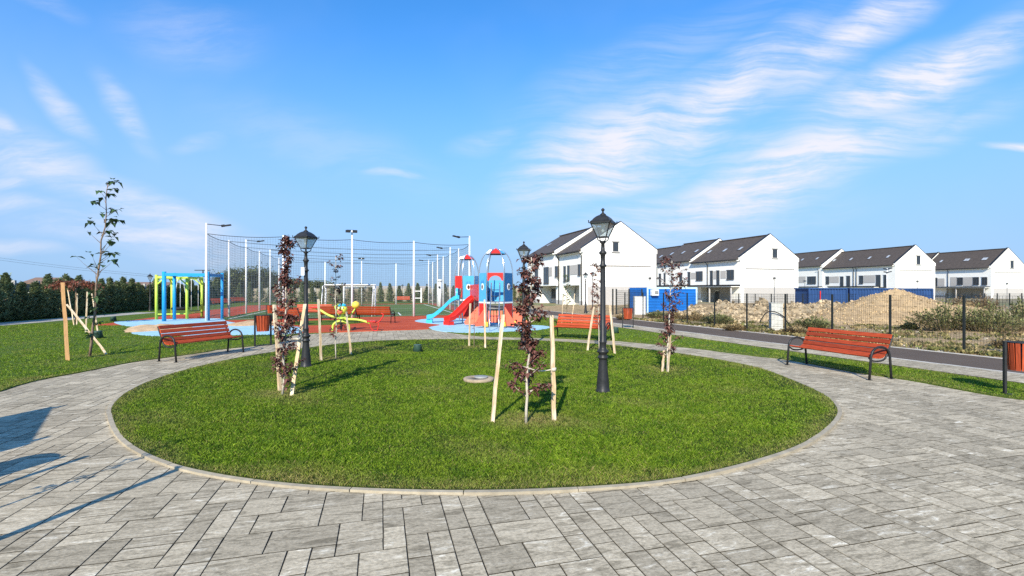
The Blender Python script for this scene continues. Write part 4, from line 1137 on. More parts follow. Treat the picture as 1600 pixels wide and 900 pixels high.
heap('rubble_heap', 'longer heap of broken rubble right of the weathered white cabinet', [(15.6, 26.6, 2.0, 2.1, 1.0), (17.6, 27.0, 2.2, 2.2, 1.05), (19.4, 28.0, 2.4, 2.2, .95)], M_rub, .28, 5, 5200, .115)
heap('gravel_heap', 'highest heap of sandy gravel with a pointed peak in front of the dark blue containers', [(19.5, 24.6, 4.6, 3.4, 1.72), (22.8, 24.6, 3.2, 2.8, .95), (16.6, 24.0, 2.6, 2.2, .45)], M_grv, .07, 8, 7000, .05)
heap('rubble_heap', 'dark overgrown mound at the right edge behind the dry bushes', [(24.5, 21.5, 4.2, 3.2, 1.25)], M_rub, .25, 11, 900, .12)

# ------------------------------------------------------------------ foliage: bushes, trees, conifers
def clump_mesh(name, m_, n, R3, size, seed, fn=None, shell=.55):
    rd = random.Random(seed); mb = MB(); cl = []
    for i in range(int(n/28)):
        a = rd.uniform(0, 6.28); z = rd.uniform(-.75, 1); r = math.sqrt(max(0, 1-z*z)); k = rd.uniform(shell, 1)
        cl.append(Vector((math.cos(a)*r*k*R3[0], math.sin(a)*r*k*R3[1], (z*k*.5+.5)*R3[2])))
    for i in range(n):
        c = rd.choice(cl); s = .2*max(R3)
        p = c+Vector((rd.gauss(0, s*.55), rd.gauss(0, s*.55), rd.gauss(0, s*.45)))
        if p.z < .02: p.z = rd.uniform(.02, .2)
        d = Vector((rd.uniform(-1, 1), rd.uniform(-1, 1), rd.uniform(-.3, .9)))
        leaf_quads(mb, p, d, size*rd.uniform(.6, 1.4), droop=.1)
    me = mb.build(name, m_); return me
def bush_tree(label, loc, h, w, seed, ml, nm='bush_tree', n=2600, size=.2, grp=None):
    t = thing(nm, label, 'tree', loc); m = MB(); rd = random.Random(seed)
    m.tube([(0, 0, -.05), (.05, 0, h*.3), (0, .05, h*.62)], [.12, .09, .04], 7)
    for k in range(6):
        a = k*1.05+rd.random(); m.tube([(0, 0, h*.2+.06*k), (math.cos(a)*w*.25, math.sin(a)*w*.25, h*.5), (math.cos(a)*w*.4, math.sin(a)*w*.4, h*.75)], [.05, .035, .015], 5)
    m.build('trunk', M_bark, t)
    c = clump_mesh('crown', ml, n, (w/2, w/2, h*.8), size, seed); c.parent = t; c.location = (0, 0, h*.16)
    if grp: t['group'] = grp
    return t
GT = 'bushy trees behind the court'
for i, (px, D, top, w, lb) in enumerate([(352, 63, 424, 3.6, 'spiky bushy tree just right of the blue frame behind the court'), (372, 66, 420, 4.2, 'bushy tree behind the second left court post'), (396, 68, 417, 4.6, 'tallest bushy tree behind the left side of the court'),
                                         (418, 68, 421, 4.2, 'bushy tree behind the fourth left court post'), (462, 74, 436, 4.6, 'low olive tree behind the left lantern lamp'), (484, 76, 438, 5.0, 'low olive tree left of the near goal'), (506, 78, 440, 4.2, 'low olive tree behind the crossbar end of the near goal')]):
    bush_tree(lb, A(px, D), ZP(top, D), w, 40+i, M_bush, n=3600, size=.28, grp=GT)
def make_conifer(seed, h=2.4, r=.72):
    rd = random.Random(seed); t = thing('conifer', '', 'conifer'); m = MB(); m.tube([(0, 0, -.05), (0, 0, h*.9)], [.035, .01], 6); m.build('trunk', M_bark, t)
    mb = MB()
    for k in range(210):
        f = rd.random()**.8; z = .04+f*(h-.08); rr = r*((1-f*.35) if f < .5 else (1-f)**1.15*1.55)*rd.uniform(.7, 1.12)+.02; a = rd.uniform(0, 6.28)
        L = rr; d = Vector((math.cos(a), math.sin(a), .55)).normalized()
        for j in range(15):
            q = d*L*rd.uniform(.25, 1.0)+Vector((0, 0, z-.25*L)); q += Vector((rd.gauss(0, .045), rd.gauss(0, .045), rd.gauss(0, .05)))
            if q.z < 0: q.z = .03
            dd = d+Vector((rd.uniform(-.6, .6), rd.uniform(-.6, .6), rd.uniform(-.1, .8)))
            leaf_quads(mb, q, dd, rd.uniform(.06, .13)*1.4, droop=0)
    mb.build('crown', M_conifer, t); return t
CN = [make_conifer(60+i) for i in range(3)]; used = [False]*3
def conifer(loc, sc, lb, grp, k, rz):
    o = place(CN[k], loc, rz, lb, not used[k], 1, grp); used[k] = True; o.scale = (sc[0], sc[0], sc[1])
LH = Vector((-24.6, 18.5, 0)); ld = Vector((-.268, .963, 0))
rd = random.Random(5)
for i in range(46):
    p = LH+ld*(i*1.02)+Vector((rd.uniform(-.12, .12), 0, 0))
    hs = (1.0 if i < 7 else .92)*rd.uniform(.84, 1.12)
    conifer(p, (1.05, hs*1.04), 'young conifer growing in the dense dark hedge row along the left lawn', 'conifers of the left hedge', i % 3, rd.uniform(0, 6))
for i in range(38):
    p = Vector((-35.0, 62.0, 0))+Vector((.972, .235, 0))*(i*1.25)
    conifer(p, (1.05*rd.uniform(.8, 1.15), 1.0*rd.uniform(.85, 1.12)), 'small dark conifer in the spaced row behind the court and the goals', 'conifers behind the court', (i+1) % 3, rd.uniform(0, 6))
# concrete panel walls behind them
M_wallc = mat('wall_concrete', (.33, .29, .22), .9, 0, .2, 2)
def panel_wall(lb, p0, d, n, st, h, post_h):
    t = thing('concrete_wall', lb, 'wall', p0)
    for i in range(n+1):
        q = d*(st*i); m = MB(); m.box((q.x, q.y, post_h/2), (.16, .16, post_h), math.atan2(d.y, d.x)); m.build('post', M_conc, t)
    for i in range(n):
        m = MB()
        for k in range(4): m.beam(d*(st*i+.09)+Vector((0, 0, h*(k+.5)/4)), d*(st*(i+1)-.09)+Vector((0, 0, h*(k+.5)/4)), .06, h/4-.015)
        m.build('panel', M_wallc, t)
panel_wall('grey concrete panel wall with posts behind the left hedge', LH+Vector((-1.1, -.6, 0)), ld, 24, 2.0, 2.0, 2.2)
panel_wall('pale concrete panel wall behind the spaced conifers beyond the court', Vector((-37, 64.5, 0)), Vector((.972, .235, 0)), 25, 2.0, 1.85, 1.95)
# far low building and a house behind the left hedge
def shed(lb, nm, p, L, Wd, h, rg, rz, mr, mw_):
    t = thing(nm, lb, 'building', p, rz); m = MB(); m.slab([(0, 0), (Wd, 0), (Wd, h), (Wd/2, rg-.05), (0, h)], (0, 0, 0), (0, 1, 0), (0, 0, 1), (1, 0, 0), 0, L); m.build('wall', mw_, t)
    m = MB(); m.slab([(-.4, h-.1), (Wd/2, rg), (Wd+.4, h-.1), (Wd+.4, h+.05), (Wd/2, rg+.15), (-.4, h+.05)], (0, 0, 0), (0, 1, 0), (0, 0, 1), (1, 0, 0), -.3, L+.3); m.build('roof', mr, t)
    for k in range(3):
        m = MB(); m.box((L*(k+.5)/3, -.02, h*.55), (L*.06, .04, h*.3)); m.build('window', M_pane, t)
mrb = mat('brown_roof', (.20, .13, .10), .9, 0, .2, .3)
shed('long low distant building with a brown roof behind the hedge at the left', 'low_building', A(158, 118), 15, 8, 2.6, 3.5, R(4), mrb, M_conc)
shed('small distant pale house showing above the hedge near the left edge', 'far_house', A(40, 60), 3.4, 4, 2.5, 3.1, R(10), mrb, M_wall)
for px, D, w, h, lb in [(575, 96, 12, 2.3, 'distant pale wall of a low building behind the goals'), (700, 100, 10, 2.2, 'distant low pale building behind the right side of the court'), (806, 88, 7, 1.9, 'distant low pale building between the play towers and the first house')]:
    shed(lb, 'low_building', A(px, D), w, 5, h*.8, h, R(8), mat('pale_roof', (.38, .34, .29), .9), M_conc)
# scrub and dry weeds beyond the fence
def scrub(lb, p, w, h, seed, ml=M_scrub, n=900, nm='dry_bush', thin=True):
    rd = random.Random(seed); t = thing(nm, lb, 'bush', p); m = MB(); lv = MB()
    for i in range(int(n/14)):
        a = rd.uniform(0, 6.28); rr = rd.random()**.6; el = 1-rr*.6
        e = Vector((math.cos(a)*rr*w/2, math.sin(a)*rr*w/2*.8, h*el*rd.uniform(.55, 1.05))); b = Vector((e.x*.35, e.y*.35, 0))
        q = b.lerp(e, .55)+Vector((0, 0, .1*h))
        m.tube([b, q, e], [.008, .006, .002], 4, cap=False)
        for j in range(14):
            s_ = rd.uniform(.15, 1); pp = (b.lerp(q, s_*2) if s_ < .5 else q.lerp(e, s_*2-1))+Vector((rd.gauss(0, .03), rd.gauss(0, .03), rd.gauss(0, .03)))
            d = (e-b).normalized()+Vector((rd.uniform(-.7, .7), rd.uniform(-.7, .7), rd.uniform(-.2, .5)))
            leaf_quads(lv, pp, d, rd.uniform(.05, .12), droop=.1)
    m.build('twigs', mat('dry_twig', (.26, .2, .12), .9, 0, .2), t); lv.build('foliage', ml, t); return t
GS = 'wild bushes on the rough ground beyond the mesh fence'
for i, (px, py, w, h, k, lb) in enumerate([
    (1478, 519, 3.2, 1.35, 0, 'large grey-green wild bush leaning left of the last visible fence post'), (1545, 522, 3.0, 1.25, 0, 'wide wild bush right of the last visible fence post'), (1595, 519, 2.8, 1.45, 0, 'wild bush at the right picture edge behind the fence'),
    (1510, 504, 3.0, 1.2, 1, 'straw-coloured bush behind the large grey-green wild bush'), (1272, 516, 1.7, .65, 0, 'small green bush behind the left end of the right bench'), (1124, 509, 1.7, .72, 0, 'dark spiky bush at the fence in front of the first rubble heap'),
    (1085, 503, 1.8, .55, 1, 'straw weeds in front of the right half of the blue cabin'), (1028, 498, 1.6, .5, 0, 'green weeds in front of the left half of the blue cabin'), (1054, 500, 1.6, .5, 1, 'straw weeds before the middle of the blue cabin'), (1102, 500, 1.9, .6, 1, 'straw weeds right of the blue cabin'),
    (1150, 517, 1.0, .3, 1, 'low straw weeds under the fence before the first rubble heap'), (1245, 524, 1.2, .35, 1, 'low straw weeds right of the weathered cabinet'), (1422, 516, .7, .35, 0, 'tiny green shrub at the foot of the gravel heap'), (1395, 506, .5, .25, 0, 'tiny shrub on the near slope of the gravel heap'),
    (1580, 545, 1.1, .3, 1, 'low dry weeds near the right litter bin behind the fence'), (1535, 478, 2.6, 1.5, 2, 'tall brown leafless-looking bush in front of the farthest right house'), (1500, 480, 2.4, 1.4, 2, 'tall brown bush under the dark canopy of the farthest right house'), (975, 500, 1.0, .4, 1, 'straw weeds behind the small litter bin')]):
    p = G(px, py) if py > 490 else A(px, 33)
    ml = (M_scrub, M_dry, mat('brown_scrub', (.17, .12, .07), .9, 0, .3, 1, island=.4))[k]
    scrub(lb, p, w, h, 70+i, ml, n=int(700+1300*w/2))['group'] = GS
def weeds():
    mb = MB(); rd = random.Random(9)
    for i in range(9000):
        s = -3+rd.random()**1.3*26; o = 14.85+rd.random()**2*9
        from_n = math.sin(s*1.9+math.sin(o*2))*math.sin(o*1.6+s*.4)
        if from_n < .0 and rd.random() < .8: continue
        p = RV(s, o, .02)
        for k in range(3):
            d = Vector((rd.uniform(-.7, .7), rd.uniform(-.7, .7), rd.uniform(.5, 1.2)))
            leaf_quads(mb, p+Vector((rd.gauss(0, .04), rd.gauss(0, .04), 0)), d, rd.uniform(.05, .16), droop=0)
    tag(mb.build('weeds', mat('weed_green', (.15, .15, .05), .85, 0, .3, .5, island=.5, col2=(.36, .28, .14), c2scale=.8, trans=.2)), 'low mixed weeds scattered over the sandy ground beyond the mesh fence', 'weeds', None, 'stuff')
weeds()
def stones():
    mb = MB(); rd = random.Random(19)
    for i in range(700):
        p = RV(-3+rd.random()*22, 14.8+rd.random()**1.6*6, .03); s = rd.uniform(.012, .06)*rd.uniform(.4, 1)
        V = [Vector((sx*s*rd.uniform(.5, 1.1), sy*s*rd.uniform(.5, 1.1), sz*s*rd.uniform(.35, .8))) for sx in (-1, 1) for sy in (-1, 1) for sz in (-1, 1)]
        mb.add([q+p for q in V], [(0, 1, 3, 2), (4, 6, 7, 5), (0, 4, 5, 1), (2, 3, 7, 6), (0, 2, 6, 4), (1, 5, 7, 3)])
    tag(mb.build('stones', mat('pale_stone', (.56, .50, .40), .9, 0, .2, 3, island=.3)), 'small pale stones scattered at the foot of the mesh fence', 'stones', None, 'stuff')
stones()

# ------------------------------------------------------------------ sports court: posts, nets, floodlights
def court():
    t = thing('court_enclosure', 'tall netted enclosure on white posts round the green sports court', 'court netting', (0, 0, 0))
    HN = 4.6
    corner = dict(f=[PQ(i/4, 0) for i in range(5)], l=[PQ(0, i/6) for i in range(1, 7)], r=[PQ(1, i/6) for i in range(1, 7)], b=[PQ(i/4, 1) for i in range(1, 4)])
    tall = {('f', 0): 1, ('f', 2): 2, ('f', 4): 3, ('l', 1): 1, ('l', 3): 1, ('r', 1): 3, ('r', 3): 3, ('r', 5): 3, ('b', 1): 4}
    ax = (PB-PA).normalized()
    for side, pts in corner.items():
        for i, p in enumerate(pts):
            k = tall.get((side, i), 0); h = 5.15 if k else HN+.08
            m = MB(); m.tube([p+Vector((0, 0, 0)), p+Vector((0, 0, HN*.6)), p+Vector((0, 0, h))], [.07, .06, .045] if True else 0, 10)
            m.build('post', M_galv, t)
            if k:
                d = {1: ax, 3: -ax, 2: None, 4: None}[k]
                m = MB()
                if d is not None:
                    a = p+Vector((0, 0, h-.05)); b = a+d*.75+Vector((0, 0, -.05))
                    m.tube([a, b], .022, 6)
                    rz = math.atan2(d.y, d.x)
                    mx = Matrix.Rotation(rz, 3, 'Z') @ Matrix.Rotation(R(-12), 3, 'Y')
                    m.box(b+d*.15+Vector((0, 0, .02)), (.46, .26, .06), mtx=mx); m.box(b+d*.0, (.16, .14, .11), mtx=mx)
                else:
                    q = p+Vector((0, 0, h)); m.beam(q-ax*.28, q+ax*.28, .04, .04)
                    for s in (-1, 1): m.box(q+ax*.19*s+Vector((0, -.12, -.08)), (.26, .22, .13), math.atan2(ax.y, ax.x))
                m.build('floodlight', M_dark, t)
    def net(a, b, z0, z1, nspan, cell=.13, r=.005, sag=.10):
        m = MB(); L = (b-a).length; n = int(L/cell); k = int((z1-z0)/cell)
        def sg(f): x = (f*nspan) % 1.0; return -sag*4*x*(1-x)
        rd = random.Random(int(L*10))
        for i in range(n+1):
            f = i/n; p = a.lerp(b, f); zt = z1+sg(f)
            m.beam((p.x, p.y, z0), (p.x, p.y, zt), r, r)
        for j in range(1, k):
            pts = []; g = j/k
            for i in range(nspan*6+1):
                f = i/(nspan*6); p = a.lerp(b, f); pts.append(Vector((p.x, p.y, z0+(z1-z0)*g+sg(f)*g)))
            for q in range(len(pts)-1): m.beam(pts[q], pts[q+1], r, r)
        m.build('net', M_net, t)
        m = MB(); pts = []
        for i in range(nspan*8+1):
            f = i/(nspan*8); p = a.lerp(b, f); pts.append(Vector((p.x, p.y, z1+sg(f))))
        m.tube(pts, .017, 5); m.build('top_rope', M_rope, t)
    zb = 1.0
    net(PA, PB, .1, HN, 4); net(PA, PE, .1, HN, 6, .15); net(PB, PC, .1, HN, 6, .15); net(PE, PC, .1, HN, 4, .17, .0065)
    for i in range(1, 6):
        a = PQ(0, i/6); b = PQ(1, i/6); m = MB()
        m.tube([a.lerp(b, q/10)+Vector((0, 0, HN-.5*q/10*(1-q/10)*4*.45)) for q in range(11)], .016, 5); m.build('cross_cable', M_rope, t)
court()
def goal(c, d, w, h, dep, lb):
    """c: centre of the goal line, d: along it, net bag towards -n"""
    t = thing('football_goal', lb, 'goal', c, 0, 'white football goals'); n = Vector((d.y, -d.x, 0))*dep
    a = -d*w/2; b = d*w/2; Z = Vector((0, 0, h)); a2 = a+n; b2 = b+n; Zb = Vector((0, 0, h*.96))
    m = MB(); m.tube([a, a+Z], .065, 8); m.tube([b, b+Z], .065, 8); m.tube([a+Z-d*.06, b+Z+d*.06], .065, 8); m.build('goal_frame', M_white, t)
    m = MB(); m.tube([a+Z, a+Zb+n*.6, a2], .028, 6); m.tube([b+Z, b+Zb+n*.6, b2], .028, 6); m.tube([a2, b2], .028, 6); m.tube([a, a2], .028, 6); m.tube([b, b2], .028, 6); m.build('back_frame', M_white, t)
    m = MB(); k = 20
    for i in range(k+1):
        q = a.lerp(b, i/k); m.tube([q+Z, q+Zb+n*.6, q+n], .011, 4, cap=False)
    for j in range(1, 14):
        f = j/14; 
        def pt(s): return (s+Z).lerp(s+Zb+n*.6, f*2.5) if f < .4 else (s+Zb+n*.6).lerp(s+n, (f-.4)/.6)
        m.tube([pt(a), pt(b)], .011, 4, cap=False)
    for s in (a, b):
        for j in range(1, 9):
            z = h*j/9; e = s+n*(1-.4*(j/9)); m.tube([s+Vector((0, 0, z)), e+Vector((0, 0, z*.95))], .007, 4, cap=False)
        for j in range(1, 5): q = s+n*(j/5*.9); m.tube([q, q+Vector((0, 0, h*.9))], .007, 4, cap=False)
    m.build('goal_net', mat('goal_net_cord', (.16, .14, .10), .8), t)
axd = (PB-PA).normalized()
goal(Vector(((544-800)/F*29.9, 29.9, .0))+Vector((0, .4, 0)), Vector((1, .06, 0)).normalized(), 3.05, 1.95, .9, 'white football goal near the front of the court, seen from behind with its net')
goal(Vector(((561-800)/F*50, 50, .0)), -Vector((1, .25, 0)).normalized(), 3.0, 2.0, .9, 'smaller-looking white football goal at the far end of the court')
t = thing('white_column', 'thick white padded column with a small loudspeaker among the right court posts', 'column', A(687, 45))
m = MB(); m.tube([(0, 0, 0), (0, 0, 2.45)], .17, 14); m.build('padding', M_white, t); m = MB(); m.tube([(0, 0, 2.45), (0, 0, 2.62)], .24, 14); m.build('cap', M_white, t); m = MB(); m.box((0, -.2, 1.9), (.16, .1, .2)); m.build('loudspeaker', M_dark, t)
t = thing('white_gate_frame', 'small white gate frame beyond the court right of the far bench', 'gate', A(646, 62))
m = MB(); m.box((0, 0, 1.1), (.18, .18, 2.2)); m.box((1.0, 0, .95), (.14, .14, 1.9)); m.build('post', M_white, t); m = MB(); m.box((.5, 0, 1.5), (.86, .06, .1)); m.box((.5, 0, .6), (.86, .06, .1)); m.build('rail', M_white, t)

# ------------------------------------------------------------------ play equipment
def frame_blue():
    t = thing('climbing_frame', 'bright blue four-post play frame in front of the lime swing', 'play frame', (-18.0, 25.0, 0))
    u = Vector((-.3, .954, 0)); v = Vector((.954, .3, 0))
    NL, NR, FL, FR = Vector((0, 0, 0)), v*1.98, u*1.45, u*1.45+v*2.3
    for p, h, r in ((NL, 2.6, .095), (NR, 2.62, .095), (FL, 2.58, .08), (FR, 2.6, .08)):
        m = MB(); m.tube([p, p+Vector((0, 0, h))], r, 12); m.build('post', M_blue, t)
    z = Vector((0, 0, 2.45))
    for a, b in ((NL, NR), (FL, FR), (NL, FL), (NR, FR)):
        m = MB(); m.beam(a+z, b+z, .13, .15); m.build('beam', M_blue, t)
    for k in range(1, 6):
        a = NL.lerp(NR, k/6)+z; b = FL.lerp(FR, k/6)+z; m = MB(); m.tube([a, b], .02, 6); m.build('rung', M_steel, t)
    m = MB(); c = NL.lerp(FR, .62)
    m.beam(c+Vector((-.35, 0, 2.72)), c+Vector((.5, 0, 2.72)), .05, .04); m.tube([c+Vector((.1, 0, 2.5)), c+Vector((.1, 0, 2.72))], .03, 6); m.build('trolley', M_dark, t)
frame_blue()
def swing():
    o = Vector((-19.5, 26.5, 0)); t = thing('swing', 'lime green swing frame with chains and a tyre seat behind the blue frame', 'swing', o)
    u = Vector((-.3, .954, 0)); v = Vector((.954, .3, 0)); h = 2.42; Z = Vector((0, 0, h))
    P1, P3, P2, P4 = Vector((0, 0, 0)), v*1.45, u*2.3, u*2.3+v*1.55
    for p in (P1, P3, P2, P4): m = MB(); m.tube([p, p+Z+Vector((0, 0, .06))], .075, 10); m.build('post', M_lime, t)
    for a, b in ((P1, P3), (P2, P4), (P1, P2), (P3, P4)):
        m = MB(); m.beam(a+Z*.97, b+Z*.97, .10, .13); m.build('beam', M_lime, t)
        d = (b-a).normalized()
        for s, q in ((1, a), (-1, b)): m = MB(); m.beam(q+Z*.97+d*s*.42, q+Z*.97-Vector((0, 0, .42)), .06, .06); m.build('brace', M_lime, t)
    for a, b in ((P1, P3), (P3, P4)): m = MB(); m.beam(a+Vector((0, 0, .32)), b+Vector((0, 0, .32)), .06, .06); m.build('low_rail', M_lime, t)
    c = (P1+P4)/2; m = MB()
    for k in range(4):
        a = k*1.57+.6; e = c+Vector((math.cos(a)*.36, math.sin(a)*.36, .62)); m.tube([c+Vector((math.cos(a)*.12, math.sin(a)*.12, h-.1)), e], .012, 5)
    m.build('chain', M_galv, t)
    m = MB(); pts = [c+Vector((math.cos(x)*.36, math.sin(x)*.36, .58)) for x in [2*math.pi*i/18 for i in range(19)]]; m.tube(pts, .085, 8); m.build('tyre_seat', M_black, t)
    m = MB(); c2 = P3.lerp(P4, .5)
    for s in (-.2, .2): m.tube([c2+Vector((s, 0, h-.1)), c2+Vector((s, 0, .45))], .012, 5)
    m.build('chain', M_galv, t); m = MB(); m.box(c2+Vector((0, 0, .44)), (.48, .2, .04)); m.build('swing_seat', M_black, t)
swing()
for k, (pts, lb, h, r) in enumerate([(((215, 517), (270, 514.5)), 'low mound of brown sand on the left blue surface under the play frames', .22, 1.35), (((395, 510), (430, 511)), 'low mound of brown sand on the blue surface right of the left bench', .2, 1.1)]):
    a, b = G(*pts[0]), G(*pts[1]); c = (a+b)/2; mb = MB(); n = 26; rr = (b-a).length/2+.6; V = []
    if k == 1: c = G(397, 508)
    from mathutils import noise as mn
    for j in range(9):
        f = j/8
        for i in range(n):
            an = 2*math.pi*i/n; w_ = 1+.25*math.sin(3*an+k)+.12*math.sin(7*an)
            x = math.cos(an)*rr*w_*f; y = math.sin(an)*r*.8*w_*f
            V.append((x, y, .02+h*(1-f*f)*(.75+.5*mn.noise(Vector((x*2, y*2, k*5)))) if f < 1 else .0))
    mb.add(V, [(j*n+i, (j+1)*n+i, (j+1)*n+(i+1) % n, j*n+(i+1) % n) for j in range(8) for i in range(n)], True)
    o = mb.build('sand_mound', mat('play_sand', (.46, .32, .19), .95, 0, .25, 3, .02, 15), None, (c.x, c.y, .03)); tag(o, lb, 'sand')

def tower(c, r, zt, zc, zp, lb, panels, rot, crown_cols, red_z):
    """hexagonal rocket tower; panels: list (face index, kind)"""
    t = thing('play_tower', lb, 'play tower', (c[0], c[1], .03), rot, 'rocket-shaped play towers')
    def V6(k, rr=r): a = R(60*k+60); return Vector((math.cos(a)*rr, math.sin(a)*rr, 0))
    # faces: k is the face between vertex k and k+1; vertices start so that face 3 looks at -Y
    for k in range(6):
        p = V6(k); pts = [p*1.0]+[p+Vector((0, 0, zt))]
        for a in range(10, 91, 10):
            pts.append(p*math.cos(R(a*.93))+Vector((0, 0, zt+(zc-zt)*math.sin(R(a)))))
        m = MB(); m.tube(pts, .024, 8); m.build('pole', M_steel, t)
    ci = MB(); rr = .56
    for k in range(6):
        a_ = rr; A1 = V6(k)*a_; A2 = V6(k+1)*a_
        zb = zt+(zc-zt)*math.sin(math.acos(min(1, a_)))*1.0
        m = MB(); top = Vector((0, 0, zc+.04)); b1 = A1+Vector((0, 0, zb-.02)); b2 = A2+Vector((0, 0, zb-.02)); m1 = V6(k)*.26+Vector((0, 0, zc-.035)); m2 = V6(k+1)*.26+Vector((0, 0, zc-.035))
        n = Vector((0, 0, .02)); VV = [b1, b2, m2, m1, top]; m.add(VV+[q+n for q in VV], [(3, 2, 1, 0), (4, 2, 3), (5, 6, 7, 8), (8, 7, 9), (0, 1, 6, 5), (1, 2, 7, 6), (3, 0, 5, 8)])
        m.build('roof_panel', crown_cols[k % len(crown_cols)], t)
    m = MB()
    for k in range(6): m.beam(V6(k)*.57+Vector((0, 0, zt+(zc-zt)*.80)), V6(k+1)*.57+Vector((0, 0, zt+(zc-zt)*.80)), .03, .03)
    m.build('crown_ring', M_dark, t)
    m = MB(); m.slab([(V6(k)*.97)[:2] for k in range(6)], (0, 0, 0), (1, 0, 0), (0, 1, 0), (0, 0, 1), zp-.05, zp); m.build('deck', M_dark, t)
    m = MB()
    for k in range(6): m.beam(V6(k)+Vector((0, 0, zp-.03)), V6(k+1)+Vector((0, 0, zp-.03)), .04, .06)
    m.build('deck_rim', M_white, t)
    for k, kind in panels:
        a, b = V6(k), V6(k+1); d = (b-a); W = d.length; d.normalize(); n = Vector((d.y, -d.x, 0)); n = n if n.dot((a+b)/2) > 0 else -n; w0, w1 = .035, W-.035; Z = Vector((0, 0, 1))
        def rect(z0, z1, mt, nm, x0=w0, x1=w1, t0=-.012, t1=.012):
            m = MB(); m.slab([(x0, z0), (x1, z0), (x1, z1), (x0, z1)], a, d, Z, n, t0, t1); return m.build(nm, mt, t)
        def port(zc_, mt=None):
            cx = W/2; e = lambda rx, rz_: [(cx+rx*math.cos(q), zc_+rz_*math.sin(q)) for q in [2*math.pi*i/24 for i in range(24)]]
            m = MB(); m.slab(e(.11, .15), a, d, Z, n, .013, .028); po = m.build('porthole', M_white, t)
            m = MB(); m.slab(e(.065, .10), a, d, Z, n, .029, .034); m.build('porthole_glass', mat('porthole_brown', (.10, .05, .03), .3), po)
            m = MB()
            for q in (-.13, -.06, .02, .09): m.slab([(cx+q, zc_+.17), (cx+q+.03, zc_+.17), (cx+q+.015, zc_+.33-.3*abs(q))], a, d, Z, n, .013, .018)
            m.build('flame_mark', M_navyp, t)
        if kind == 'blue': rect(zp, zt, M_skyp, 'panel'); rect(red_z, zp-.07, M_red, 'panel'); port(zp+.52*(zt-zp))
        elif kind == 'blue_shaded': rect(zp, zt, M_navyp, 'panel'); rect(red_z, zp-.07, mat('red_shade_panel', (.42, .03, .025), .4), 'panel'); port(zp+.52*(zt-zp))  # right face: same blue and red, with shade put into the colours
        elif kind == 'blueonly': rect(zp, zt, M_skyp, 'panel'); rect(zp-.5, zp-.07, M_red, 'panel')
        elif kind == 'redtop': rect(zp+.55, zt, M_red, 'panel'); m = MB(); m.slab([(w0, zp+.55), (w0+.09, zp+.1), (w0, zp+.1)], a, d, Z, n, -.01, .01); m.slab([(w1, zp+.55), (w1-.09, zp+.1), (w1, zp+.1)], a, d, Z, n, -.01, .01); m.build('panel_foot', M_red, t)
        elif kind == 'arch':
            pr = [(w0, zt), (w0, zt-.34)]+[(W/2+(W/2-.1)*math.cos(R(180-q)), zt-.34+.22*math.sin(R(q))) for q in range(0, 181, 20)]+[(w1, zt-.34), (w1, zt)]
            m = MB(); m.slab(pr, a, d, Z, n, -.012, .012); m.build('arch_panel', M_red, t)
            for q in range(5): rect(.22, .72, M_orange, 'slat', w0+.03+q*.13, w0+.12+q*.13)
            rect(.73, .80, M_dark, 'rail'); rect(.87, .93, M_dark, 'rail')
        elif kind == 'back': rect(zp, zt-.3, M_skyp, 'panel')
        elif kind == 'lower': rect(.05, zp-.07, mat('red_shade_panel', (.42, .03, .025), .4), 'panel')
    return t, V6
cR = (-.72, 21.5); cL = (-2.28, 24.4)
tR, V6R = tower(cR, .745, 2.36, 3.42, 1.10, 'nearer rocket-shaped play tower with blue and red panels and flared orange fins', [(3, 'arch'), (2, 'blue'), (4, 'blue_shaded'), (1, 'blueonly'), (0, 'back')], 0, [M_red, M_skyp, M_white], .22)
tL, V6L = tower(cL, .60, 2.32, 3.36, 1.15, 'farther rocket-shaped play tower that carries the blue and red slides', [(3, 'blue'), (2, 'redtop'), (4, 'blueonly'), (1, 'back')], R(14), [M_red, M_red, M_white], .3)
def fins(t, V6, cols):
    for k in (2, 3, 4, 5):
        p = V6(k); d = p.normalized()
        if k in (3, 4): d = (d+Vector((.9 if k == 4 else -.9, -.1, 0))*.5).normalized()
        m = MB(); s = Vector((-d.y, d.x, 0)); m.slab([(.03, .08), (.62, .08), (.66, .22), (.12, .82), (.03, .9)], p, d, (0, 0, 1), s, -.015, .015); m.build('fin', M_orange, t)
        m = MB(); m.box(p+d*.06+Vector((0, 0, .14)), (.16, .16, .2), math.atan2(d.y, d.x)); m.build('foot_block', M_yellow, t)
fins(tR, V6R, None)
def ladder():
    t = tR; m = MB()
    for s in (-.16, .20):
        x = s; y0 = -.66; m.tube(smooth([(x, y0, 1.12), (x, y0-.06, 1.75), (x, y0-.35, 1.9), (x, y0-1.0, 1.3), (x, y0-1.75, .55), (x, y0-1.9, .0)], 5), .02, 7)
    m.build('ladder_rail', M_steel, t)
    for k in range(5):
        f = k/5; m = MB(); y = -.66-.6-f*1.2; z = 1.62-f*1.3; m.tube([(-.16, y, z), (.20, y, z)], .016, 6); m.build('ladder_rung', M_dark, t)
ladder()
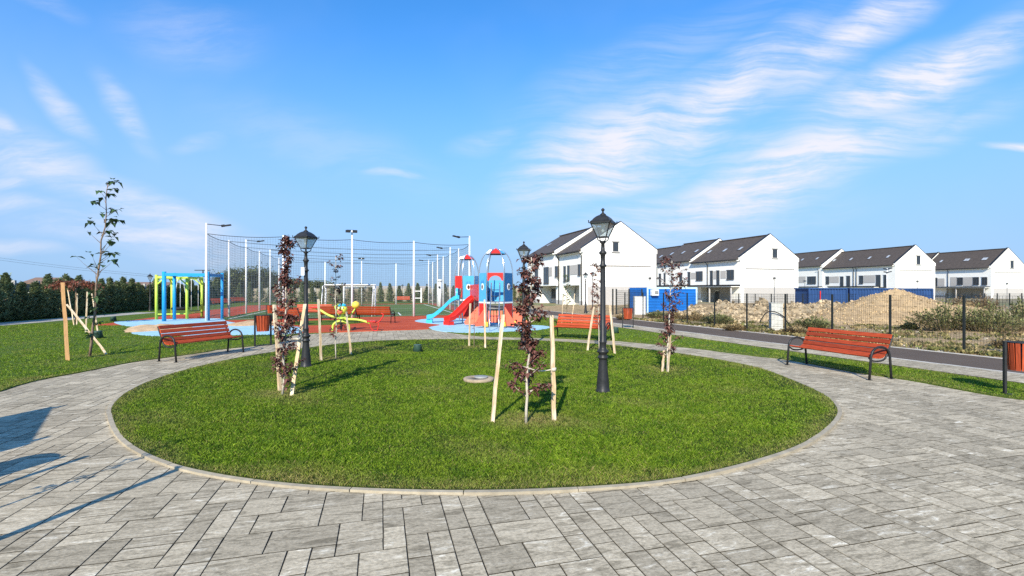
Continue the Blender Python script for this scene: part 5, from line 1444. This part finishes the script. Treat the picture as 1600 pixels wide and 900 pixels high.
# covered bridge between the towers
m = MB(); a = Vector((cL[0]-cR[0]+.45, cL[1]-cR[1]-.35, 0)); b = Vector((-.55, .55, 0))
m.beam(a+Vector((0, 0, 1.08)), b+Vector((0, 0, 1.08)), .5, .06); m.build('bridge_deck', M_dark, tR)
for s in (-.27, .27):
    d = (b-a).normalized(); n = Vector((-d.y, d.x, 0))*s; m = MB(); m.beam(a+n+Vector((0, 0, 1.5)), b+n+Vector((0, 0, 1.5)), .02, .75); m.build('bridge_side', M_skyp if s > 0 else M_red, tR)
def slide(t, org, top, mid, end, w, mt, z_top, nm='slide'):
    """top/mid/end: xy in tower space; curved trough"""
    T = Vector(top); E = Vector(end); d = (E-T); d.z = 0; dn = d.normalized(); s = Vector((-dn.y, dn.x, 0)); L = d.length
    path = smooth([T+Vector((0, 0, z_top)), T+dn*L*.14+Vector((0, 0, z_top-.04)), T+dn*L*.30+Vector((0, 0, z_top*.82)), T+dn*L*.55+Vector((0, 0, z_top*.50)), T+dn*L*.80+Vector((0, 0, z_top*.24)), T+dn*L*.92+Vector((0, 0, .22)), E+Vector((0, 0, .20))], 4)
    m = MB(); V = []; prof = [(-w/2-.03, .17), (-w/2, .18), (-w/2+.03, .03), (0, 0), (w/2-.03, .03), (w/2, .18), (w/2+.03, .17), (w/2+.0, -.02), (0, -.04), (-w/2, -.02)]
    for p in path:
        for x, z in prof: V.append(p+s*x+Vector((0, 0, z)))
    k = len(prof); Fc = [tuple(range(k)), tuple(reversed([(len(path)-1)*k+i for i in range(k)]))]
    for i in range(len(path)-1):
        for j in range(k): Fc.append((i*k+j, (i+1)*k+j, (i+1)*k+(j+1) % k, i*k+(j+1) % k))
    m.add(V, Fc, False); o = m.build(nm, mt, t)
    m = MB(); m.box(E-dn*.12+Vector((0, 0, .08)), (.3, w, .17), math.atan2(dn.y, dn.x)); m.build('slide_foot', mt, o)
    m = MB(); hp = [(-w/2-.04, 0)]+[((w/2+.04)*math.cos(R(180-q)), .2+.34*math.sin(R(q))) for q in range(0, 181, 15)]+[(w/2+.04, 0), (w/2-.06, 0)]+[((w/2-.06)*math.cos(R(q)), .2+.24*math.sin(R(q))) for q in range(0, 181, 15)]+[(-w/2+.06, 0)]
    m.slab(hp, T+dn*.12+Vector((0, 0, z_top)), s, (0, 0, 1), dn, -.05, .05); m.build('slide_hood', mt, o)
def to_l(x, y): 
    v = Vector((x-cL[0], y-cL[1], 0)); return Matrix.Rotation(R(-14), 3, 'Z') @ v
slide(tL, None, to_l(-2.62, 24.0), None, to_l(-4.2, 23.9), .42, M_cyan, 1.18)
slide(tL, None, to_l(-1.72, 23.55), None, to_l(-3.02, 22.3), .42, M_red, 1.20)

def seesaw():
    c = G(533, 517, .02); t = thing('insect_seesaw', 'lime insect-shaped spring seesaw with long curved arms and a round yellow and orange head', 'seesaw', c)
    m = MB(); m.tube(smooth([(-.34, 0, 0), (-.32, 0, .22), (-.18, 0, .36), (0, 0, .38), (.18, 0, .36), (.30, 0, .22), (.32, 0, 0)], 5), .045, 8); m.build('base_arch', M_lime, t)
    m = MB(); m.tube([(0, 0, .1), (0, 0, .5)], .05, 8); m.build('pivot', M_dark, t)
    m = MB(); m.tube(smooth([(-1.22, .1, .92), (-.9, .08, .84), (-.5, .04, .62), (0, 0, .48), (.5, -.02, .46), (.8, -.03, .42), (1.16, -.04, .32)], 6), .045, 8); m.build('seesaw_arm', M_lime, t)
    m = MB(); m.tube(smooth([(-.35, .8, .8), (-.1, .4, .62), (0, 0, .5), (.3, -.4, .55)], 6), .04, 8); m.build('seesaw_arm', M_lime, t)
    m = MB(); m.lathe([(0, -.2), (.12, -.16), (.19, -.05), (.2, .05), (.13, .16), (0, .2)], 18, c=(.06, -.05, .86)); h = m.build('head', mat('lime_yellow', (.72, .74, .08), .4, 0, .05), t)
    m = MB(); m.lathe([(0, -.12), (.09, -.08), (.12, 0), (.08, .08), (0, .12)], 14, c=(.02, -.2, .78)); m.build('muzzle', M_orange, h)
    m = MB(); m.lathe([(.17, 0), (.14, .08), (0, .12)], 16, c=(.06, -.05, .98)); m.build('cap', M_cyan, h)
    for s in (-1, 1): m = MB(); m.lathe([(0, -.045), (.045, 0), (0, .045)], 10, c=(.06+s*.08, -.22, .92)); m.build('eye', M_white, h)
    m = MB(); m.tube([(.06, 0, .5), (.06, 0, .7)], .07, 8); m.build('neck', M_lime, t)
    m = MB(); m.lathe([(0, -.16), (.13, -.1), (.17, 0), (.13, .1), (0, .16)], 14, c=(.42, .5, 1.02)); m.build('wing_ball', M_yellow, t)
    m = MB(); m.tube([(.2, .3, .5), (.42, .5, .9)], .03, 6); m.build('wing_stem', M_lime, t)
    for x, z in ((1.22, .33), (-1.05, .88)):
        m = MB(); m.box((x, 0, z+.05), (.34, .24, .05)); m.build('seat', M_red, t)
    m = MB(); m.tube(smooth([(1.15, -.05, .3), (1.25, -.05, .05), (1.45, -.05, .03), (1.5, -.05, .3)], 4), .018, 6); m.tube(smooth([(1.25, 0, .35), (1.5, 0, .36), (1.68, 0, .62), (1.6, 0, .7)], 4), .022, 6); m.build('handle', M_red, t)
    m = MB(); m.tube(smooth([(-.2, .3, .6), (-.35, .3, .95), (-.2, .3, 1.05)], 4), .03, 6); m.build('antenna', M_lime, t)
seesaw()
# overhead line in the left distance
for z0, z1, lb in ((6.6, 4.2, 'upper distant overhead wire sagging across the sky at the left'), (6.1, 3.8, 'lower distant overhead wire sagging across the sky at the left')):
    m = MB(); a = Vector((-115, 100, z0+3)); b = Vector((-70, 110, z1))
    m.tube([a.lerp(b, i/10)+Vector((0, 0, -.6*4*(i/10)*(1-i/10))) for i in range(11)], .02, 4); tag(m.build('overhead_wire', M_rope), lb, 'wire')
